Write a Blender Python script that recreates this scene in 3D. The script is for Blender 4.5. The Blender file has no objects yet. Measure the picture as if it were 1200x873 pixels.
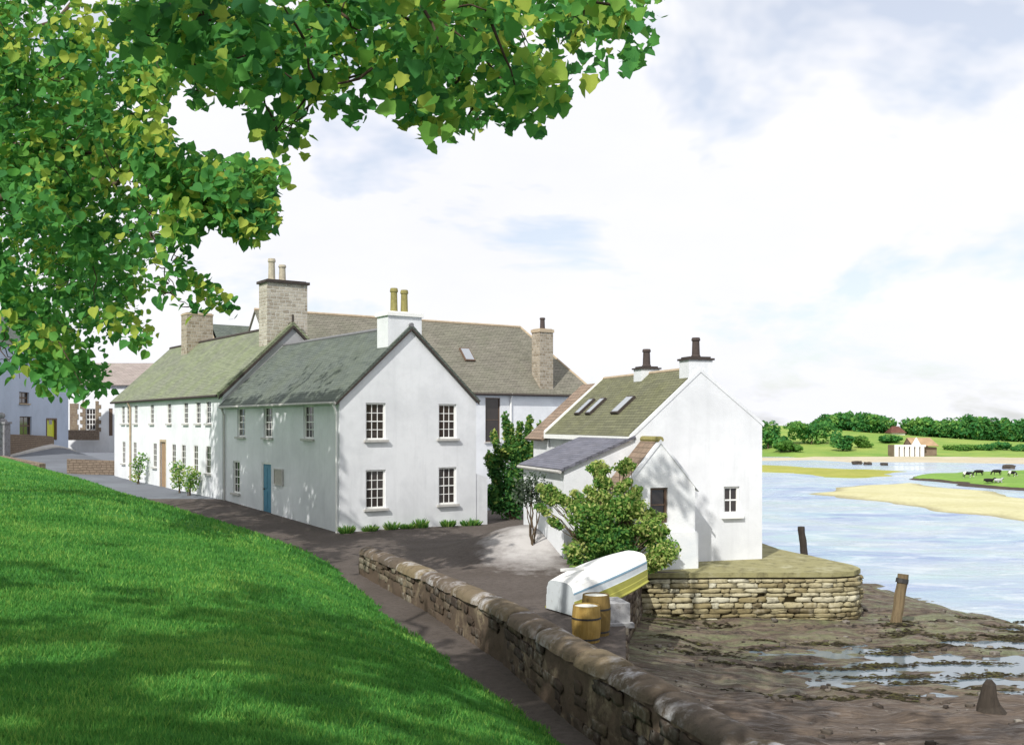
import bpy, math, random
import numpy as np
from mathutils import Vector, Matrix, noise as mnoise
random.seed(7)
rng = np.random.default_rng(11)
sc = bpy.context.scene
COL = sc.collection
R = math.radians
EYE = 4.2
F = 1200.0
HX, HY = 600.0, 497.0

# ------------------------------------------------------------------ helpers
def at(px, py, z=0.0):
    """ground point of height z under a line of sight of the photograph"""
    Y = (EYE - z) * F / (py - HY)
    return ((px - HX) / F * Y, Y, z)

class MB:
    def __init__(s):
        s.v = []; s.f = []; s.t = []
    def poly(s, pts, tint=0.5):
        n = len(s.v)
        s.v.extend([tuple(p) for p in pts]); s.f.append(tuple(range(n, n + len(pts)))); s.t.append(tint)
    def mesh(s, verts, faces, tint=0.5):
        n = len(s.v)
        s.v.extend([tuple(p) for p in verts])
        for f in faces:
            s.f.append(tuple(i + n for i in f)); s.t.append(tint)
    def box(s, lo, hi, tint=0.5):
        x0, y0, z0 = lo; x1, y1, z1 = hi
        s.obox(((x0 + x1) / 2, (y0 + y1) / 2, (z0 + z1) / 2), (1, 0, 0), (0, 1, 0), (0, 0, 1), ((x1 - x0) / 2, (y1 - y0) / 2, (z1 - z0) / 2), tint)
    def obox(s, c, U, V, N, h, tint=0.5):
        c = Vector(c); U = Vector(U) * h[0]; V = Vector(V) * h[1]; N = Vector(N) * h[2]
        P = [c + U * a + V * b + N * d for d in (-1, 1) for b in (-1, 1) for a in (-1, 1)]
        s.mesh(P, [(0, 2, 3, 1), (4, 5, 7, 6), (0, 1, 5, 4), (2, 6, 7, 3), (0, 4, 6, 2), (1, 3, 7, 5)], tint)
    def extrude(s, pts, d, tint=0.5):
        """solid from a polygon and an extrusion vector"""
        pts = [Vector(p) for p in pts]; d = Vector(d); n = len(pts)
        q = [p + d for p in pts]
        s.mesh(pts + q, [tuple(range(n))[::-1], tuple(range(n, 2 * n))] + [(i, (i + 1) % n, (i + 1) % n + n, i + n) for i in range(n)], tint)
    def tube(s, pts, rad, sides=8, tint=0.5, caps=True):
        pts = [Vector(p) for p in pts]; n = len(pts)
        if not hasattr(rad, '__len__'): rad = [rad] * n
        V = []; prev = None
        for i, p in enumerate(pts):
            d = (pts[min(i + 1, n - 1)] - pts[max(i - 1, 0)])
            d = d.normalized() if d.length > 1e-9 else Vector((0, 0, 1))
            a = prev if prev is not None else (Vector((1, 0, 0)) if abs(d.x) < .8 else Vector((0, 1, 0)))
            a = (a - d * a.dot(d)).normalized(); b = d.cross(a); prev = a
            r = rad[i]
            for k in range(sides):
                w = 2 * math.pi * k / sides
                if hasattr(r, '__len__'): V.append(p + a * (math.cos(w) * r[0]) + b * (math.sin(w) * r[1]))
                else: V.append(p + (a * math.cos(w) + b * math.sin(w)) * r)
        Fc = [(i * sides + k, i * sides + (k + 1) % sides, (i + 1) * sides + (k + 1) % sides, (i + 1) * sides + k) for i in range(n - 1) for k in range(sides)]
        if caps: Fc += [tuple(range(sides))[::-1], tuple(range((n - 1) * sides, n * sides))]
        s.mesh(V, Fc, tint)
    def lathe(s, c, prof, sides=14, tint=0.5):
        """prof: list of (radius, z)"""
        V = []
        for r, z in prof:
            for k in range(sides):
                w = 2 * math.pi * k / sides
                V.append((c[0] + r * math.cos(w), c[1] + r * math.sin(w), c[2] + z))
        n = len(prof)
        Fc = [(i * sides + k, i * sides + (k + 1) % sides, (i + 1) * sides + (k + 1) % sides, (i + 1) * sides + k) for i in range(n - 1) for k in range(sides)]
        Fc += [tuple(range(sides))[::-1], tuple(range((n - 1) * sides, n * sides))]
        s.mesh(V, Fc, tint)
    def build(s, name, mat, parent=None, smooth=False, uv=True):
        me = bpy.data.meshes.new(name)
        me.from_pydata(s.v, [], s.f)
        at_ = me.attributes.new('tint', 'FLOAT', 'FACE')
        at_.data.foreach_set('value', np.array(s.t, dtype=np.float32))
        if uv:
            lay = me.uv_layers.new(name='UVMap')
            nrm = [None] * len(me.polygons)
            buf = np.zeros(len(me.loops) * 2, dtype=np.float32)
            for p in me.polygons:
                nn = p.normal
                if abs(nn.z) < .995 and nn.length > .1:
                    U = Vector((-nn.y, nn.x, 0)).normalized(); W = nn.cross(U)
                else:
                    U = Vector((1, 0, 0)); W = Vector((0, 1, 0))
                for li in p.loop_indices:
                    co = me.vertices[me.loops[li].vertex_index].co
                    buf[2 * li] = co.dot(U); buf[2 * li + 1] = co.dot(W)
            lay.data.foreach_set('uv', buf)
        if smooth:
            me.polygons.foreach_set('use_smooth', [True] * len(me.polygons))
        me.materials.append(mat)
        o = bpy.data.objects.new(name, me); COL.objects.link(o)
        if parent is not None: o.parent = parent
        return o

def fast_mesh(name, verts, faces, mat, tint=None, smooth=False, parent=None):
    """faces: (n,k) int array; tint per face"""
    verts = np.asarray(verts, dtype=np.float32); faces = np.asarray(faces, dtype=np.int32)
    n, k = faces.shape
    me = bpy.data.meshes.new(name)
    me.vertices.add(len(verts)); me.vertices.foreach_set('co', verts.ravel())
    me.loops.add(n * k); me.loops.foreach_set('vertex_index', faces.ravel())
    me.polygons.add(n); me.polygons.foreach_set('loop_start', np.arange(0, n * k, k, dtype=np.int32))
    try: me.polygons.foreach_set('loop_total', np.full(n, k, dtype=np.int32))
    except Exception: pass
    if smooth: me.polygons.foreach_set('use_smooth', np.ones(n, dtype=bool))
    me.update(calc_edges=True)
    a = me.attributes.new('tint', 'FLOAT', 'FACE')
    a.data.foreach_set('value', (np.full(n, .5) if tint is None else np.asarray(tint)).astype(np.float32))
    me.validate()
    me.materials.append(mat)
    o = bpy.data.objects.new(name, me); COL.objects.link(o)
    if parent is not None: o.parent = parent
    return o

def tag(o, label=None, cat=None, group=None, kind=None):
    if label: o['label'] = label
    if cat: o['category'] = cat
    if group: o['group'] = group
    if kind: o['kind'] = kind
    return o
def empty(name, loc, rz=0.0):
    o = bpy.data.objects.new(name, None); o.location = loc; o.rotation_euler = (0, 0, rz); COL.objects.link(o)
    o.empty_display_size = .3
    return o
def structure(o): o['kind'] = 'structure'; return o

# ------------------------------------------------------------------ materials
class NT:
    def __init__(s, name):
        s.m = bpy.data.materials.new(name); s.m.use_nodes = True
        s.t = s.m.node_tree; s.t.nodes.clear(); s.n = s.t.nodes
        s.out = s.n.new('ShaderNodeOutputMaterial')
    def node(s, t, **kw):
        n = s.n.new(t)
        for k, v in kw.items():
            if k in n.inputs: s.put(n.inputs[k], v)
            else: setattr(n, k, v)
        return n
    def put(s, i, v):
        if isinstance(v, bpy.types.NodeSocket): s.t.links.new(v, i)
        else:
            if hasattr(i.default_value, '__len__') and hasattr(v, '__len__') and len(v) == 3 and len(i.default_value) == 4: v = (*v, 1)
            i.default_value = v
    def coord(s, which='Object'): return s.node('ShaderNodeTexCoord').outputs[which]
    def noise(s, co, scale, detail=4, rough=.55, dist=0.0):
        n = s.node('ShaderNodeTexNoise'); s.put(n.inputs['Vector'], co); n.inputs['Scale'].default_value = scale
        n.inputs['Detail'].default_value = detail; n.inputs['Roughness'].default_value = rough; n.inputs['Distortion'].default_value = dist
        return n.outputs['Fac']
    def ramp(s, fac, stops):
        n = s.node('ShaderNodeValToRGB'); s.put(n.inputs['Fac'], fac); e = n.color_ramp.elements
        while len(e) > 1: e.remove(e[-1])
        for i, (p, c) in enumerate(stops):
            el = e[0] if i == 0 else e.new(p)
            el.position = p; el.color = (*c, 1) if hasattr(c, '__len__') else (c, c, c, 1)
        return n.outputs['Color']
    def mix(s, fac, a, b, blend='MIX'):
        n = s.node('ShaderNodeMix', data_type='RGBA', blend_type=blend)
        s.put(n.inputs[0], fac); s.put(n.inputs[6], a); s.put(n.inputs[7], b)
        return n.outputs[2]
    def math(s, op, a, b=0.0, clamp=False):
        n = s.node('ShaderNodeMath', operation=op, use_clamp=clamp); s.put(n.inputs[0], a); s.put(n.inputs[1], b); return n.outputs[0]
    def attr(s, name='tint'): return s.node('ShaderNodeAttribute', attribute_name=name).outputs['Fac']
    def bump(s, h, strength=.4, dist=.02, normal=None):
        n = s.node('ShaderNodeBump'); s.put(n.inputs['Height'], h); n.inputs['Strength'].default_value = strength; n.inputs['Distance'].default_value = dist
        if normal is not None: s.put(n.inputs['Normal'], normal)
        return n.outputs['Normal']
    def pbr(s, col, rough=.8, normal=None, spec=.3, metal=0.0):
        b = s.node('ShaderNodeBsdfPrincipled'); s.put(b.inputs['Base Color'], col); s.put(b.inputs['Roughness'], rough)
        s.put(b.inputs['Specular IOR Level'], spec); s.put(b.inputs['Metallic'], metal)
        if normal is not None: s.put(b.inputs['Normal'], normal)
        s.t.links.new(b.outputs[0], s.out.inputs[0]); return b
M = {}
def harl(name, base, stain, amt=.5):
    t = NT(name); c = t.coord()
    big = t.noise(c, .55, 5, .6, .4); mid = t.noise(c, 3.0, 4, .6); fine = t.noise(c, 38, 3, .6)
    f = t.ramp(big, [(.42, 0.0), (.72, amt)])
    col = t.mix(f, base, stain)
    col = t.mix(t.ramp(mid, [(.5, 0.0), (.8, .22)]), col, stain)
    streak = t.node('ShaderNodeMapping'); t.put(streak.inputs['Vector'], c); streak.inputs['Scale'].default_value = (2.2, 2.2, .18)
    st = t.ramp(t.noise(streak.outputs[0], 1.6, 5, .65), [(.53, 0.0), (.78, .32)])
    col = t.mix(st, col, stain)
    t.pbr(col, .92, t.bump(t.math('ADD', fine, t.math('MULTIPLY', mid, .6)), .55, .018), .15)
    M[name] = t.m
harl('white_harl', (.715, .73, .755), (.47, .485, .51), .48)
harl('cool_harl', (.78, .80, .83), (.56, .60, .66), .40)
harl('blue_harl', (.46, .53, .66), (.36, .42, .52), .6)
harl('grey_harl', (.36, .36, .37), (.25, .25, .25), .6)
harl('porch_harl', (.76, .77, .77), (.50, .56, .62), .6)

def slate(name, a, b, moss, mossamt=.5, size=(.32, .19), dark=.55):
    t = NT(name)
    uv = t.coord('UV'); c = t.coord('Object')
    br = t.node('ShaderNodeTexBrick'); t.put(br.inputs['Vector'], uv)
    br.offset = .5; br.inputs['Scale'].default_value = 1; br.inputs['Brick Width'].default_value = size[0]; br.inputs['Row Height'].default_value = size[1]
    br.inputs['Mortar Size'].default_value = .012; br.inputs['Mortar Smooth'].default_value = .4; br.inputs['Bias'].default_value = 0
    br.inputs['Color1'].default_value = (*a, 1); br.inputs['Color2'].default_value = (*b, 1); br.inputs['Mortar'].default_value = (*[x * dark for x in a], 1)
    n1 = t.noise(c, .6, 5, .65, .5); n2 = t.noise(c, 4.5, 5, .7)
    m = t.math('MULTIPLY', t.ramp(n1, [(.38, 0.0), (.66, 1.0)]), t.ramp(n2, [(.3, .25), (.7, 1.0)]))
    col = t.mix(t.math('MULTIPLY', m, mossamt), br.outputs['Color'], moss)
    mp = t.node('ShaderNodeMapping'); t.put(mp.inputs['Vector'], uv); mp.inputs['Scale'].default_value = (1 / size[0] * .5, 1 / size[1], 1)
    n3 = t.node('ShaderNodeTexWhiteNoise', noise_dimensions='2D')
    sn = t.node('ShaderNodeVectorMath', operation='FLOOR'); t.put(sn.inputs[0], mp.outputs[0]); t.put(n3.inputs[0], sn.outputs[0])
    col = t.mix(.22, col, t.mix(n3.outputs['Value'], [x * .55 for x in a], [min(1, x * 1.5) for x in b]))
    # each course of slates tilts up a little over the one below
    sep = t.node('ShaderNodeSeparateXYZ'); t.put(sep.inputs[0], uv)
    saw = t.math('FRACT', t.math('DIVIDE', sep.outputs[1], size[1]))
    h = t.math('SUBTRACT', t.math('SUBTRACT', 1.0, t.math('MULTIPLY', br.outputs['Fac'], 1.4)), t.math('MULTIPLY', saw, .8))
    t.pbr(col, .75, t.bump(t.math('ADD', h, t.math('MULTIPLY', n2, .5)), .8, .03), .25)
    M[name] = t.m
slate('slate_green', (.095, .115, .105), (.125, .145, .13), (.13, .155, .085), .55, (.25, .14))
slate('slate_moss', (.165, .18, .135), (.215, .23, .165), (.20, .26, .085), .75, (.25, .14))
slate('slate_brown', (.165, .155, .125), (.21, .195, .16), (.15, .165, .105), .6, (.30, .17))
slate('slate_olive', (.13, .13, .085), (.175, .175, .105), (.155, .16, .06), .7, (.22, .13))
slate('slate_blue', (.125, .13, .165), (.165, .165, .205), (.16, .15, .15), .4, (.24, .14))
slate('tile_brown', (.22, .16, .12), (.28, .20, .15), (.2, .18, .12), .4)
slate('tile_pink', (.29, .245, .23), (.34, .29, .27), (.3, .28, .22), .4)

def masonry(name, a, b, mortar, w=.36, h=.15, msize=.02):
    t = NT(name); uv = t.coord('UV'); c = t.coord('Object')
    wob = t.node('ShaderNodeTexNoise'); t.put(wob.inputs['Vector'], uv); wob.inputs['Scale'].default_value = 3
    wv = t.node('ShaderNodeVectorMath', operation='SCALE'); t.put(wv.inputs[0], wob.outputs['Color']); wv.inputs['Scale'].default_value = .10
    av = t.node('ShaderNodeVectorMath', operation='ADD'); t.put(av.inputs[0], uv); t.put(av.inputs[1], wv.outputs[0])
    br = t.node('ShaderNodeTexBrick'); t.put(br.inputs['Vector'], av.outputs[0]); br.offset = .43; br.squash = .7; br.squash_frequency = 3
    br.inputs['Scale'].default_value = 1; br.inputs['Brick Width'].default_value = w; br.inputs['Row Height'].default_value = h
    br.inputs['Mortar Size'].default_value = msize; br.inputs['Mortar Smooth'].default_value = .5
    br.inputs['Color1'].default_value = (*a, 1); br.inputs['Color2'].default_value = (*b, 1); br.inputs['Mortar'].default_value = (*mortar, 1)
    n = t.noise(c, 5, 5, .7)
    col = t.mix(t.ramp(n, [(.45, 0.0), (.75, .6)]), br.outputs['Color'], mortar)
    hh = t.math('SUBTRACT', t.math('MULTIPLY', n, .6), br.outputs['Fac'])
    t.pbr(col, .9, t.bump(hh, .8, .04), .15)
    M[name] = t.m
masonry('chimney_stone', (.46, .42, .35), (.26, .22, .17), (.55, .53, .48), .34, .17)
masonry('chimney_brown', (.36, .31, .24), (.20, .16, .11), (.44, .41, .35), .34, .2)
masonry('quoin_stone', (.16, .12, .09), (.22, .17, .12), (.3, .26, .2), .5, .25)
masonry('wall_brown', (.22, .17, .13), (.27, .21, .16), (.13, .10, .08), .4, .16)

def stone_mat(name, stops, bump=.6, lich=(.5, .5, .46), lamt=.35, sc_=6):
    t = NT(name); c = t.coord(); tn = t.attr()
    col = t.ramp(tn, stops)
    n = t.noise(c, sc_, 6, .7); n2 = t.noise(c, 1.2, 4, .6, .6)
    col = t.mix(t.ramp(n, [(.3, .65), (.5, 0.0)]), col, (.05, .04, .03), 'MIX')
    col = t.mix(t.math('MULTIPLY', t.ramp(n2, [(.5, 0.0), (.68, 1.0)]), t.ramp(n, [(.45, 0.0), (.6, lamt)])), col, lich)
    t.pbr(col, .9, t.bump(t.math('ADD', n, t.math('MULTIPLY', t.noise(c, 35, 3, .6), .4)), bump, .03), .15)
    M[name] = t.m
stone_mat('rubble', [(0, (.05, .037, .03)), (.45, (.08, .06, .044)), (.8, (.125, .098, .066)), (1, (.21, .185, .14))])
stone_mat('mortar_dark', [(0, (.13, .10, .075)), (1, (.15, .115, .085))], .8)
stone_mat('cope', [(0, (.095, .076, .06)), (.5, (.13, .10, .072)), (1, (.19, .15, .09))], .9, (.46, .46, .48), .8, 5)
stone_mat('quay_stone', [(0, (.10, .08, .045)), (.3, (.24, .20, .105)), (.7, (.38, .34, .21)), (1, (.50, .48, .37))], .8, (.6, .58, .5), .35)
stone_mat('quay_core', [(0, (.10, .085, .05)), (1, (.13, .11, .06))], .8)
stone_mat('quay_top', [(0, (.23, .215, .10)), (1, (.30, .28, .15))], .7, (.40, .39, .28), .7, 2.5)
stone_mat('grey_block', [(0, (.30, .30, .31)), (1, (.36, .36, .36))], .4)
stone_mat('far_rock', [(0, (.05, .04, .035)), (1, (.09, .075, .06))], .8)
stone_mat('gate_stone', [(0, (.22, .22, .25)), (1, (.28, .27, .28))], .5)

def plain(name, col, rough=.6, spec=.3, var=.18, sc_=6, bump=0, metal=0):
    t = NT(name); c = t.coord(); n = t.noise(c, sc_, 5, .65)
    cc = t.mix(t.ramp(n, [(.3, 0.0), (.75, 1.0)]), [x * (1 - var) for x in col], [min(1, x * (1 + var)) for x in col])
    t.pbr(cc, rough, t.bump(n, bump, .02) if bump else None, spec, metal)
    M[name] = t.m
plain('white_paint', (.80, .80, .78), .5, .4, .06)
plain('grey_trim', (.46, .45, .43), .7, .2, .15)
plain('dark_trim', (.055, .045, .04), .7, .2, .2)
plain('lead', (.17, .17, .18), .6, .3, .15)
plain('door_blue', (.07, .22, .33), .5, .35, .14, 3)
plain('door_lime', (.55, .60, .03), .5, .35, .1)
plain('door_brown', (.30, .20, .12), .6, .3, .2)
plain('brown_frame', (.13, .085, .06), .6, .3, .2)
plain('sandstone', (.42, .34, .24), .85, .15, .2, 4, .3)
plain('pot_buff', (.25, .225, .085), .8, .2, .25, 8, .3)
plain('pot_grey', (.40, .36, .28), .8, .2, .25, 8, .3)
plain('pot_dark', (.07, .055, .05), .8, .2, .3, 8, .3)
plain('iron', (.03, .028, .026), .55, .4, .3, 12)
plain('boat_white', (.82, .82, .80), .45, .4, .05, 3)
plain('boat_yellow', (.48, .46, .06), .5, .35, .15, 3)
plain('boat_grey', (.55, .60, .63), .5, .35, .1, 3)
plain('boat_blue', (.16, .26, .34), .5, .35, .1, 3)
plain('cork_board', (.40, .38, .34), .7, .2, .15)
plain('barrel_lid', (.66, .66, .60), .6, .3, .15)
plain('bark', (.10, .075, .05), .95, .1, .4, 5, .8)
plain('twig', (.07, .05, .035), .95, .1, .3)
plain('barn_white', (.72, .71, .68), .9, .1, .1, 1)
plain('barn_roof', (.36, .25, .15), .85, .15, .2, 1)
plain('red_roof', (.13, .06, .045), .85, .15, .2, 1)
plain('far_brown', (.20, .15, .11), .9, .1, .2, 1)

def boat_paint(name, col):
    t = NT(name); c = t.coord(); n = t.noise(c, 5, 6, .75); mp = t.node('ShaderNodeMapping'); t.put(mp.inputs['Vector'], c); mp.inputs['Scale'].default_value = (1.2, 9, 9)
    n2 = t.noise(mp.outputs[0], 2, 6, .75)
    cc = t.mix(t.ramp(n, [(.52, 0.0), (.72, .55)]), col, [x * .62 for x in col]); cc = t.mix(t.ramp(n2, [(.60, 0.0), (.68, .7)]), cc, (.30, .27, .22))
    t.pbr(cc, .6, t.bump(n2, .35, .01), .3); M[name] = t.m
for nm_, c_ in (('boat_white', (.76, .76, .73)), ('boat_yellow', (.34, .335, .075)), ('boat_grey', (.50, .54, .56))): boat_paint(nm_, c_)
def wood(name, a, b, sx=(14, 14, .8)):
    t = NT(name); c = t.coord(); mp = t.node('ShaderNodeMapping'); t.put(mp.inputs['Vector'], c); mp.inputs['Scale'].default_value = sx
    n = t.noise(mp.outputs[0], 1.0, 6, .7, .6); n2 = t.noise(c, 2, 4)
    col = t.mix(t.ramp(n, [(.3, 0.0), (.7, 1.0)]), a, b)
    col = t.mix(t.ramp(n2, [(.5, 0.0), (.8, .4)]), col, [x * .5 for x in a])
    t.pbr(col, .85, t.bump(n, .7, .03), .2); M[name] = t.m
wood('barrel_wood', (.24, .15, .035), (.36, .25, .08))
wood('barrel_dark', (.14, .095, .03), (.22, .15, .05))
wood('post_wood', (.10, .075, .045), (.20, .15, .085))
wood('post_dark', (.03, .025, .02), (.06, .048, .038))

t = NT('glass'); c = t.coord()
t.pbr(t.mix(t.noise(c, 1.5, 2), (.018, .014, .013), (.05, .04, .035)), .06, None, .5); M['glass'] = t.m
t = NT('skylight'); t.pbr((.30, .32, .35), .14, None, .5); M['skylight'] = t.m

def leafmat(name, stops, trans=.35, gloss=.25):
    t = NT(name); tn = t.attr(); c = t.coord()
    col = t.ramp(tn, stops)
    col = t.mix(t.math('MULTIPLY', t.noise(c, 3, 3), .35), col, [x * .45 for x in stops[0][1]])
    p = t.node('ShaderNodeBsdfPrincipled'); t.put(p.inputs['Base Color'], col); p.inputs['Roughness'].default_value = .7; p.inputs['Specular IOR Level'].default_value = gloss
    tr = t.node('ShaderNodeBsdfTranslucent'); t.put(tr.inputs['Color'], t.mix(.35, col, (.16, .42, .06), 'MIX'))
    m = t.node('ShaderNodeMixShader'); m.inputs[0].default_value = trans
    t.t.links.new(p.outputs[0], m.inputs[1]); t.t.links.new(tr.outputs[0], m.inputs[2]); t.t.links.new(m.outputs[0], t.out.inputs[0])
    M[name] = t.m
leafmat('leaf_sycamore', [(0, (.03, .125, .045)), (.35, (.06, .22, .06)), (.65, (.105, .33, .07)), (.84, (.20, .41, .07)), (1, (.48, .55, .09))], .45, .1)
leafmat('leaf_shrub', [(0, (.03, .11, .04)), (.45, (.075, .22, .06)), (.8, (.22, .37, .08)), (1, (.52, .57, .15))], .5, .05)
leafmat('leaf_rose', [(0, (.04, .14, .045)), (.4, (.12, .29, .065)), (.75, (.30, .46, .10)), (1, (.64, .66, .24))], .5, .05)
leafmat('leaf_far', [(0, (.035, .15, .05)), (.5, (.085, .26, .065)), (1, (.25, .44, .10))], .35, .05)
leafmat('leaf_far_light', [(0, (.08, .20, .04)), (.6, (.14, .29, .06)), (1, (.22, .37, .08))], .3, .1)
leafmat('leaf_grey', [(0, (.05, .07, .055)), (.6, (.09, .115, .085)), (1, (.16, .19, .12))], .25, .1)
leafmat('grass_blade', [(0, (.035, .155, .035)), (.5, (.10, .315, .055)), (1, (.33, .52, .11))], .35, .15)

t = NT('lawn'); c = t.coord(); n = t.noise(c, .5, 5, .65); n2 = t.noise(c, 9, 5, .7); n3 = t.noise(c, 70, 3, .7)
col = t.mix(t.ramp(n, [(.3, 0.0), (.7, 1.0)]), (.055, .22, .038), (.11, .33, .055))
col = t.mix(t.ramp(n2, [(.35, .5), (.6, 0.0)]), col, (.02, .085, .015))
t.pbr(col, .9, t.bump(t.math('ADD', n3, n2), .9, .05), .1); M['lawn'] = t.m

t = NT('yard'); c = t.coord(); n = t.noise(c, .35, 6, .65, .7); n2 = t.noise(c, 7, 6, .75); n3 = t.noise(c, 60, 3, .7)
col = t.mix(t.ramp(n, [(.35, 0.0), (.7, 1.0)]), (.085, .07, .06), (.125, .105, .095))
col = t.mix(t.ramp(n2, [(.35, .6), (.55, 0.0)]), col, (.05, .042, .036))
# a paler patch with a ragged edge in the middle of the yard
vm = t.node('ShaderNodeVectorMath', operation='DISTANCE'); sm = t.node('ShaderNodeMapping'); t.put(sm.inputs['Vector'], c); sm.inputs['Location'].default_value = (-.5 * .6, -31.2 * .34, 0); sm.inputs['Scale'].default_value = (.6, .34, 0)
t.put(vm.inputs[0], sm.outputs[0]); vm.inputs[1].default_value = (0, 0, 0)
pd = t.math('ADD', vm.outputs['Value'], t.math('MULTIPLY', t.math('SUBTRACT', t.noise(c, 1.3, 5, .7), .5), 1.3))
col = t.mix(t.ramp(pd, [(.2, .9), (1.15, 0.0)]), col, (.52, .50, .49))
t.pbr(col, .9, t.bump(t.math('ADD', n3, t.math('MULTIPLY', n2, 1.2)), .6, .03), .2); M['yard'] = t.m

t = NT('street'); c = t.coord(); n = t.noise(c, .3, 6, .65, .6); n2 = t.noise(c, 12, 5, .7)
col = t.mix(t.ramp(n, [(.35, 0.0), (.7, 1.0)]), (.125, .135, .155), (.175, .19, .215))
t.pbr(col, .9, t.bump(n2, .4, .03), .2); M['street'] = t.m
plain('pavement', (.55, .54, .52), .9, .1, .1, 2)

t = NT('mud'); c = t.coord()
n = t.noise(c, .55, 6, .7, .8)
mp = t.node('ShaderNodeMapping'); t.put(mp.inputs['Vector'], c); mp.inputs['Rotation'].default_value = (0, 0, R(14)); mp.inputs['Scale'].default_value = (.42, 1.7, 1)
n2 = t.noise(mp.outputs[0], 1.2, 8, .72, 1.0); n3 = t.noise(c, 7, 7, .78); n4 = t.noise(c, 45, 3, .7)
mq = t.node('ShaderNodeMapping'); t.put(mq.inputs['Vector'], c); mq.inputs['Rotation'].default_value = (0, 0, R(24)); mq.inputs['Scale'].default_value = (.8, 6, 1)
rp_ = t.noise(mq.outputs[0], 1.5, 5, .65, 1.4)
col = t.mix(t.ramp(n, [(.35, 0.0), (.65, 1.0)]), (.09, .064, .045), (.17, .127, .092))
col = t.mix(t.ramp(rp_, [(.38, .8), (.5, 0.0)]), col, (.06, .045, .035))
col = t.mix(t.ramp(rp_, [(.56, 0.0), (.70, .6)]), col, (.25, .22, .20))
sp = t.node('ShaderNodeSeparateXYZ'); t.put(sp.inputs[0], c)
yw = t.math('ADD', sp.outputs[1], t.math('MULTIPLY', t.math('SUBTRACT', n, .5), 9))
zone = t.ramp(t.math('DIVIDE', yw, 40.0), [(.50, 0.0), (.62, 1.0)])          # weed and algae grow on the upper, quay side
alg = t.ramp(n2, [(.46, 0.0), (.60, .65)])
col = t.mix(t.math('MULTIPLY', alg, zone), col, t.mix(t.ramp(n3, [(.4, 0.0), (.6, 1.0)]), (.10, .13, .05), (.24, .28, .13)))
weed = t.math('MULTIPLY', t.ramp(t.math('ADD', t.math('MULTIPLY', n2, .6), t.math('MULTIPLY', n3, .4)), [(.40, 1.0), (.47, 0.0)]), t.math('ADD', t.math('MULTIPLY', zone, .75), .2))
col = t.mix(weed, col, (.022, .017, .013))
col = t.mix(t.ramp(n3, [(.28, .6), (.44, 0.0)]), col, (.035, .028, .022))
wetn = t.ramp(t.math('ADD', t.math('MULTIPLY', rp_, .5), t.math('MULTIPLY', n2, .5)), [(.46, .92), (.60, .30)])
t.pbr(col, wetn, t.bump(t.math('ADD', t.math('ADD', n3, t.math('MULTIPLY', n4, .3)), t.math('MULTIPLY', t.math('ADD', n2, rp_), 1.2)), .9, .06), .45); M['mud'] = t.m

t = NT('puddle'); c = t.coord(); n = t.noise(c, 2.5, 4, .6)
t.pbr((.13, .17, .20), .10, t.bump(n, .08, .03), .5); M['puddle'] = t.m

t = NT('water'); c = t.coord()
mp = t.node('ShaderNodeMapping'); t.put(mp.inputs['Vector'], c); mp.inputs['Scale'].default_value = (.07, .12, 1); mp.inputs['Rotation'].default_value = (0, 0, R(-8))
n = t.noise(mp.outputs[0], 1.0, 6, .6, .8)
mp2 = t.node('ShaderNodeMapping'); t.put(mp2.inputs['Vector'], c); mp2.inputs['Scale'].default_value = (.6, 1.6, 1)
w1 = t.noise(mp2.outputs[0], 1.4, 5, .65); w2 = t.noise(mp2.outputs[0], 6, 4, .6)
col = t.mix(t.ramp(n, [(.36, 0.0), (.62, 1.0)]), (.17, .24, .42), (.44, .52, .60))
rg = t.ramp(n, [(.40, .30), (.58, .14)])
col = t.mix(t.ramp(t.noise(mp.outputs[0], 2.6, 6, .65, .5), [(.45, 0.0), (.62, .7)]), col, (.34, .50, .52))
col = t.mix(t.ramp(t.noise(mp.outputs[0], 5.0, 6, .7, .3), [(.52, 0.0), (.64, .55)]), col, (.62, .68, .70))
t.pbr(col, rg, t.bump(t.math('ADD', w1, t.math('MULTIPLY', w2, .4)), .55, .22), .45); M['water'] = t.m

def ground(name, a, b, d, s1=.15, s2=3):
    t = NT(name); c = t.coord(); n = t.noise(c, s1, 6, .65, .6); n2 = t.noise(c, s2, 5, .7)
    col = t.mix(t.ramp(n, [(.35, 0.0), (.68, 1.0)]), a, b); col = t.mix(t.ramp(n2, [(.32, .5), (.55, 0.0)]), col, d)
    if name == 'sand':
        sz = t.node('ShaderNodeSeparateXYZ'); t.put(sz.inputs[0], c); zz_ = t.math('ADD', t.math('ADD', sz.outputs[2], 2.0), t.math('MULTIPLY', t.math('SUBTRACT', n2, .5), .08)); col = t.mix(t.ramp(t.math('MULTIPLY', zz_, 10), [(.1, .7), (.7, 0.0)]), col, (.22, .19, .11))
    t.pbr(col, .95, t.bump(n2, .5, .1), .1); M[name] = t.m
ground('sand', (.48, .455, .25), (.57, .55, .35), (.36, .33, .19))
ground('sand_pale', (.44, .39, .27), (.54, .49, .38), (.34, .29, .2))
ground('saltmarsh', (.28, .30, .06), (.40, .38, .10), (.2, .22, .06))
ground('meadow', (.16, .28, .055), (.30, .36, .09), (.11, .23, .045), .07, .35)
ground('meadow_low', (.10, .26, .05), (.20, .34, .06), (.08, .2, .04), .05, 1)
ground('islet', (.14, .27, .05), (.22, .34, .08), (.09, .2, .035), .2, 2)
ground('bank_mud', (.06, .05, .04), (.09, .07, .055), (.04, .03, .025))

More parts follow.
